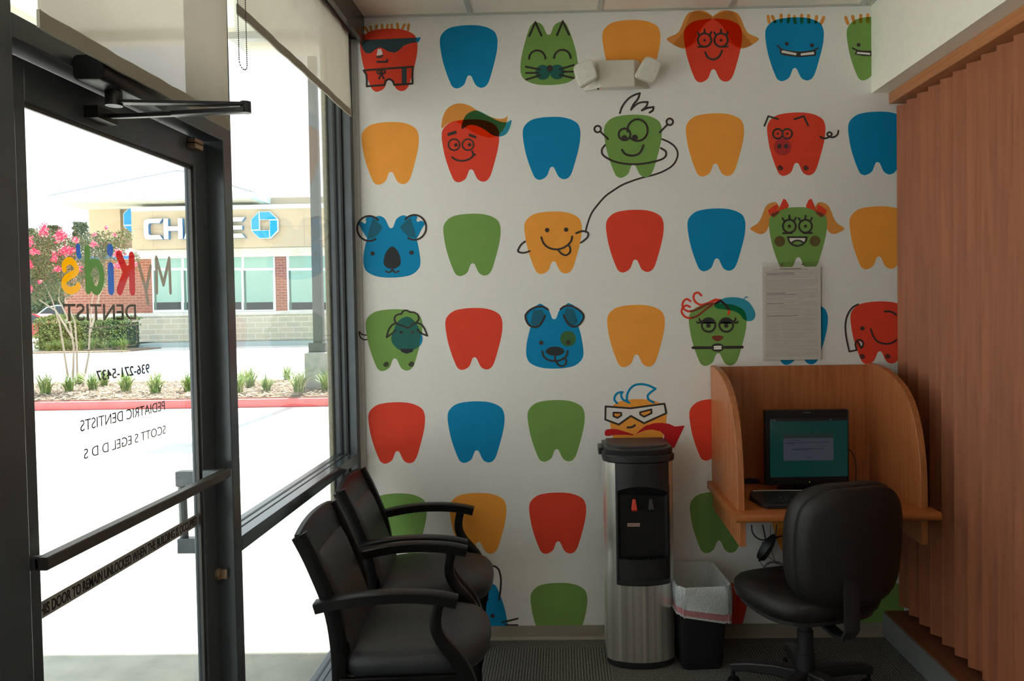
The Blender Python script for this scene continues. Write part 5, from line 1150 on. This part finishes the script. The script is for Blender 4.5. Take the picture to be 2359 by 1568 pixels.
# parked cars
def car(name, label, cxp, y0p, y1p, Y, col, rz):
    zt_ = onY(cxp, y0p, Y).z-GZ; c_ = onY(cxp, y1p, Y); s_ = zt_/1.45
    t = thing(name, label, 'car', (c_.x, Y, GZ), rz)
    prof = [(-2.2, .35), (-2.25, .62), (-2.1, .82), (-1.2, .92), (-.7, 1.36), (-.3, 1.45), (.8, 1.43), (1.6, .98), (2.15, .90), (2.28, .6), (2.2, .32)]
    g = MB(); rings = []
    for yy, k_ in ((-.86, .93), (-.80, 1), (.80, 1), (.86, .93)): rings.append([(x*s_, yy*s_, (.32+(z-.32)*k_)*s_) for x, z in prof])
    g.loft(rings); g.build('body', mat('car_'+name+str(int(cxp)), col, .25, coat=.6), t, smooth=30)
    g = MB(); gw = [(-1.08, .95), (-.66, 1.32), (-.3, 1.39), (.75, 1.37), (1.42, .97)]
    for yy in (-.875, .865): g.loft([[(x*s_, yy*s_, z*s_) for x, z in gw], [(x*s_, (yy+.01)*s_, z*s_) for x, z in gw]])
    g.build('windows', mat('car_glass', (.03, .05, .06), .1), t, smooth=0)
    for x in (-1.4, 1.4):
        for yy in (-.80, .80): g = MB(); g.tube([(x*s_, (yy-.1)*s_, .33*s_), (x*s_, (yy+.1)*s_, .33*s_)], .33*s_, 20); g.build('wheel', mat('tyre', (.015, .015, .015), .7), t, smooth=40)
car('car', 'red car parked beyond the crape myrtle at the left edge of the glass', 62, 722, 755, 52, (.40, .02, .03), R(8))
car('car', 'silver car parked further back behind the crape myrtle trunks', 152, 702, 722, 66, (.38, .45, .46), R(30))
# distant trees
tl_ = [mat('far_leaf', (.06, .10, .06), .8, noise=.3, scale=2), mat('far_leaf_light', (.14, .19, .12), .8, noise=.3, scale=2)]
def ftree(label, x, ytop, ybot, wpx, Y, seed, pine=False):
    r = random.Random(seed); b = onY(x, ybot, Y); top = onY(x, ytop, Y).z; W2 = wpx*Y/F/2
    t = thing('tree', label, 'tree', (b.x, Y, GZ), 0, 'trees beyond the far lawn'); H = top-GZ; g = MB()
    g.tube([(0, 0, 0), (0, 0, H*.9)], [W2*.09, W2*.03], 7); g.build('trunk', mat('far_bark', (.16, .12, .09), .9), t); g = MB()
    for i in range(3600):
        if pine: v = .45+.55*r.random(); cl = int(v*9); rr_ = W2*(.65+.35*math.sin(cl*2.1))*(1.25-v*.75); a = r.uniform(0, 6.28); d_ = math.sqrt(r.random())*rr_; c_ = Vector((d_*math.cos(a), d_*math.sin(a), H*(cl/9+.03*r.random()+.03)))
        else: v = r.uniform(.05, 1); rr_ = W2*math.sqrt(max(.02, 1-((v-.55)/.5)**2)); a = r.uniform(0, 6.28); rr_ *= .78+.38*math.sin(a*3+v*14); d_ = (.6+.4*r.random())*rr_; c_ = Vector((d_*math.cos(a), d_*math.sin(a), H*v))
        s_ = r.uniform(.10, .24); q = Vector((r.gauss(0, 1), r.gauss(0, 1), r.gauss(0, 1))).normalized(); p2 = q.orthogonal().normalized(); g.cur = r.choice((0, 1)); g.add([c_-q*s_, c_+p2*s_*.8, c_+q*s_, c_-p2*s_*.8], [(0, 1, 2, 3)])
    g.build('foliage', tl_, t, smooth=0)
ftree('tall thin tree rising at the left corner of the bank', 190, 512, 690, 56, 104, 1); ftree('tall loose tree showing above the pink blossom on the left', 130, 520, 690, 60, 112, 2); ftree('broad leafy tree at the far left beyond the lawn', 60, 548, 694, 120, 88, 3); ftree('rounded leafy tree between the two tall trees beyond the lawn', 165, 566, 694, 80, 96, 4); ftree('dark leafy tree just left of the bank beyond the lawn', 120, 600, 697, 90, 78, 5); ftree('small topped tree at the far left above the leafy trees', 72, 526, 690, 50, 120, 6)
# ------------------------------------------------------------------ light
wn = bpy.data.worlds.new('sky'); sc.world = wn; wn.use_nodes = True; N = wn.node_tree.nodes; L = wn.node_tree.links; N.clear()
o = N.new('ShaderNodeOutputWorld'); bg = N.new('ShaderNodeBackground'); tc = N.new('ShaderNodeTexCoord'); s_ = N.new('ShaderNodeSeparateXYZ'); L.new(tc.outputs['Generated'], s_.inputs[0])
cr = N.new('ShaderNodeValToRGB'); cr.color_ramp.elements[0].position = .0; cr.color_ramp.elements[0].color = (1, .99, .97, 1); cr.color_ramp.elements[1].position = .8; cr.color_ramp.elements[1].color = (.78, .89, 1, 1)
L.new(s_.outputs[2], cr.inputs[0]); L.new(cr.outputs[0], bg.inputs[0]); bg.inputs[1].default_value = 2.05; L.new(bg.outputs[0], o.inputs[0])
sl = bpy.data.lights.new('sun', 'SUN'); so = bpy.data.objects.new('sun', sl); COL.objects.link(so); sl.energy = 16; sl.angle = R(.6); sl.color = (1, .96, .9)
EL = R(58); dirv = Vector((0, math.cos(EL), math.sin(EL))).normalized()   # towards the sun
so.rotation_euler = (-dirv).to_track_quat('-Z', 'Y').to_euler()
def area(name, loc, sx_, sy_, e, col, rot=(0, 0, 0)):
    l = bpy.data.lights.new(name, 'AREA'); l.shape = 'RECTANGLE'; l.size = sx_; l.size_y = sy_; l.energy = e; l.color = col; ob = bpy.data.objects.new(name, l); COL.objects.link(ob); ob.location = loc; ob.rotation_euler = rot
area('added_rear_fill', (.5, -.9, CEIL-.02), .55, 1.15, 5, (1, .80, .60)); area('added_rear_fill', (.5, -2.7, CEIL-.02), .55, 1.15, 5, (1, .86, .70))  # unseen warm fill lights added behind the camera, not real fixtures
vs = sc.view_settings; sc.display_settings.display_device = 'sRGB'; vs.view_transform = 'Standard'; vs.look = 'None'; vs.exposure = 0; vs.gamma = 1; vs.use_curve_mapping = False
sc.cycles.use_denoising = True; sc.cycles.max_bounces = 10; sc.cycles.diffuse_bounces = 5; sc.cycles.transparent_max_bounces = 16; sc.cycles.sample_clamp_indirect = 4; sc.cycles.caustics_reflective = False; sc.cycles.caustics_refractive = False
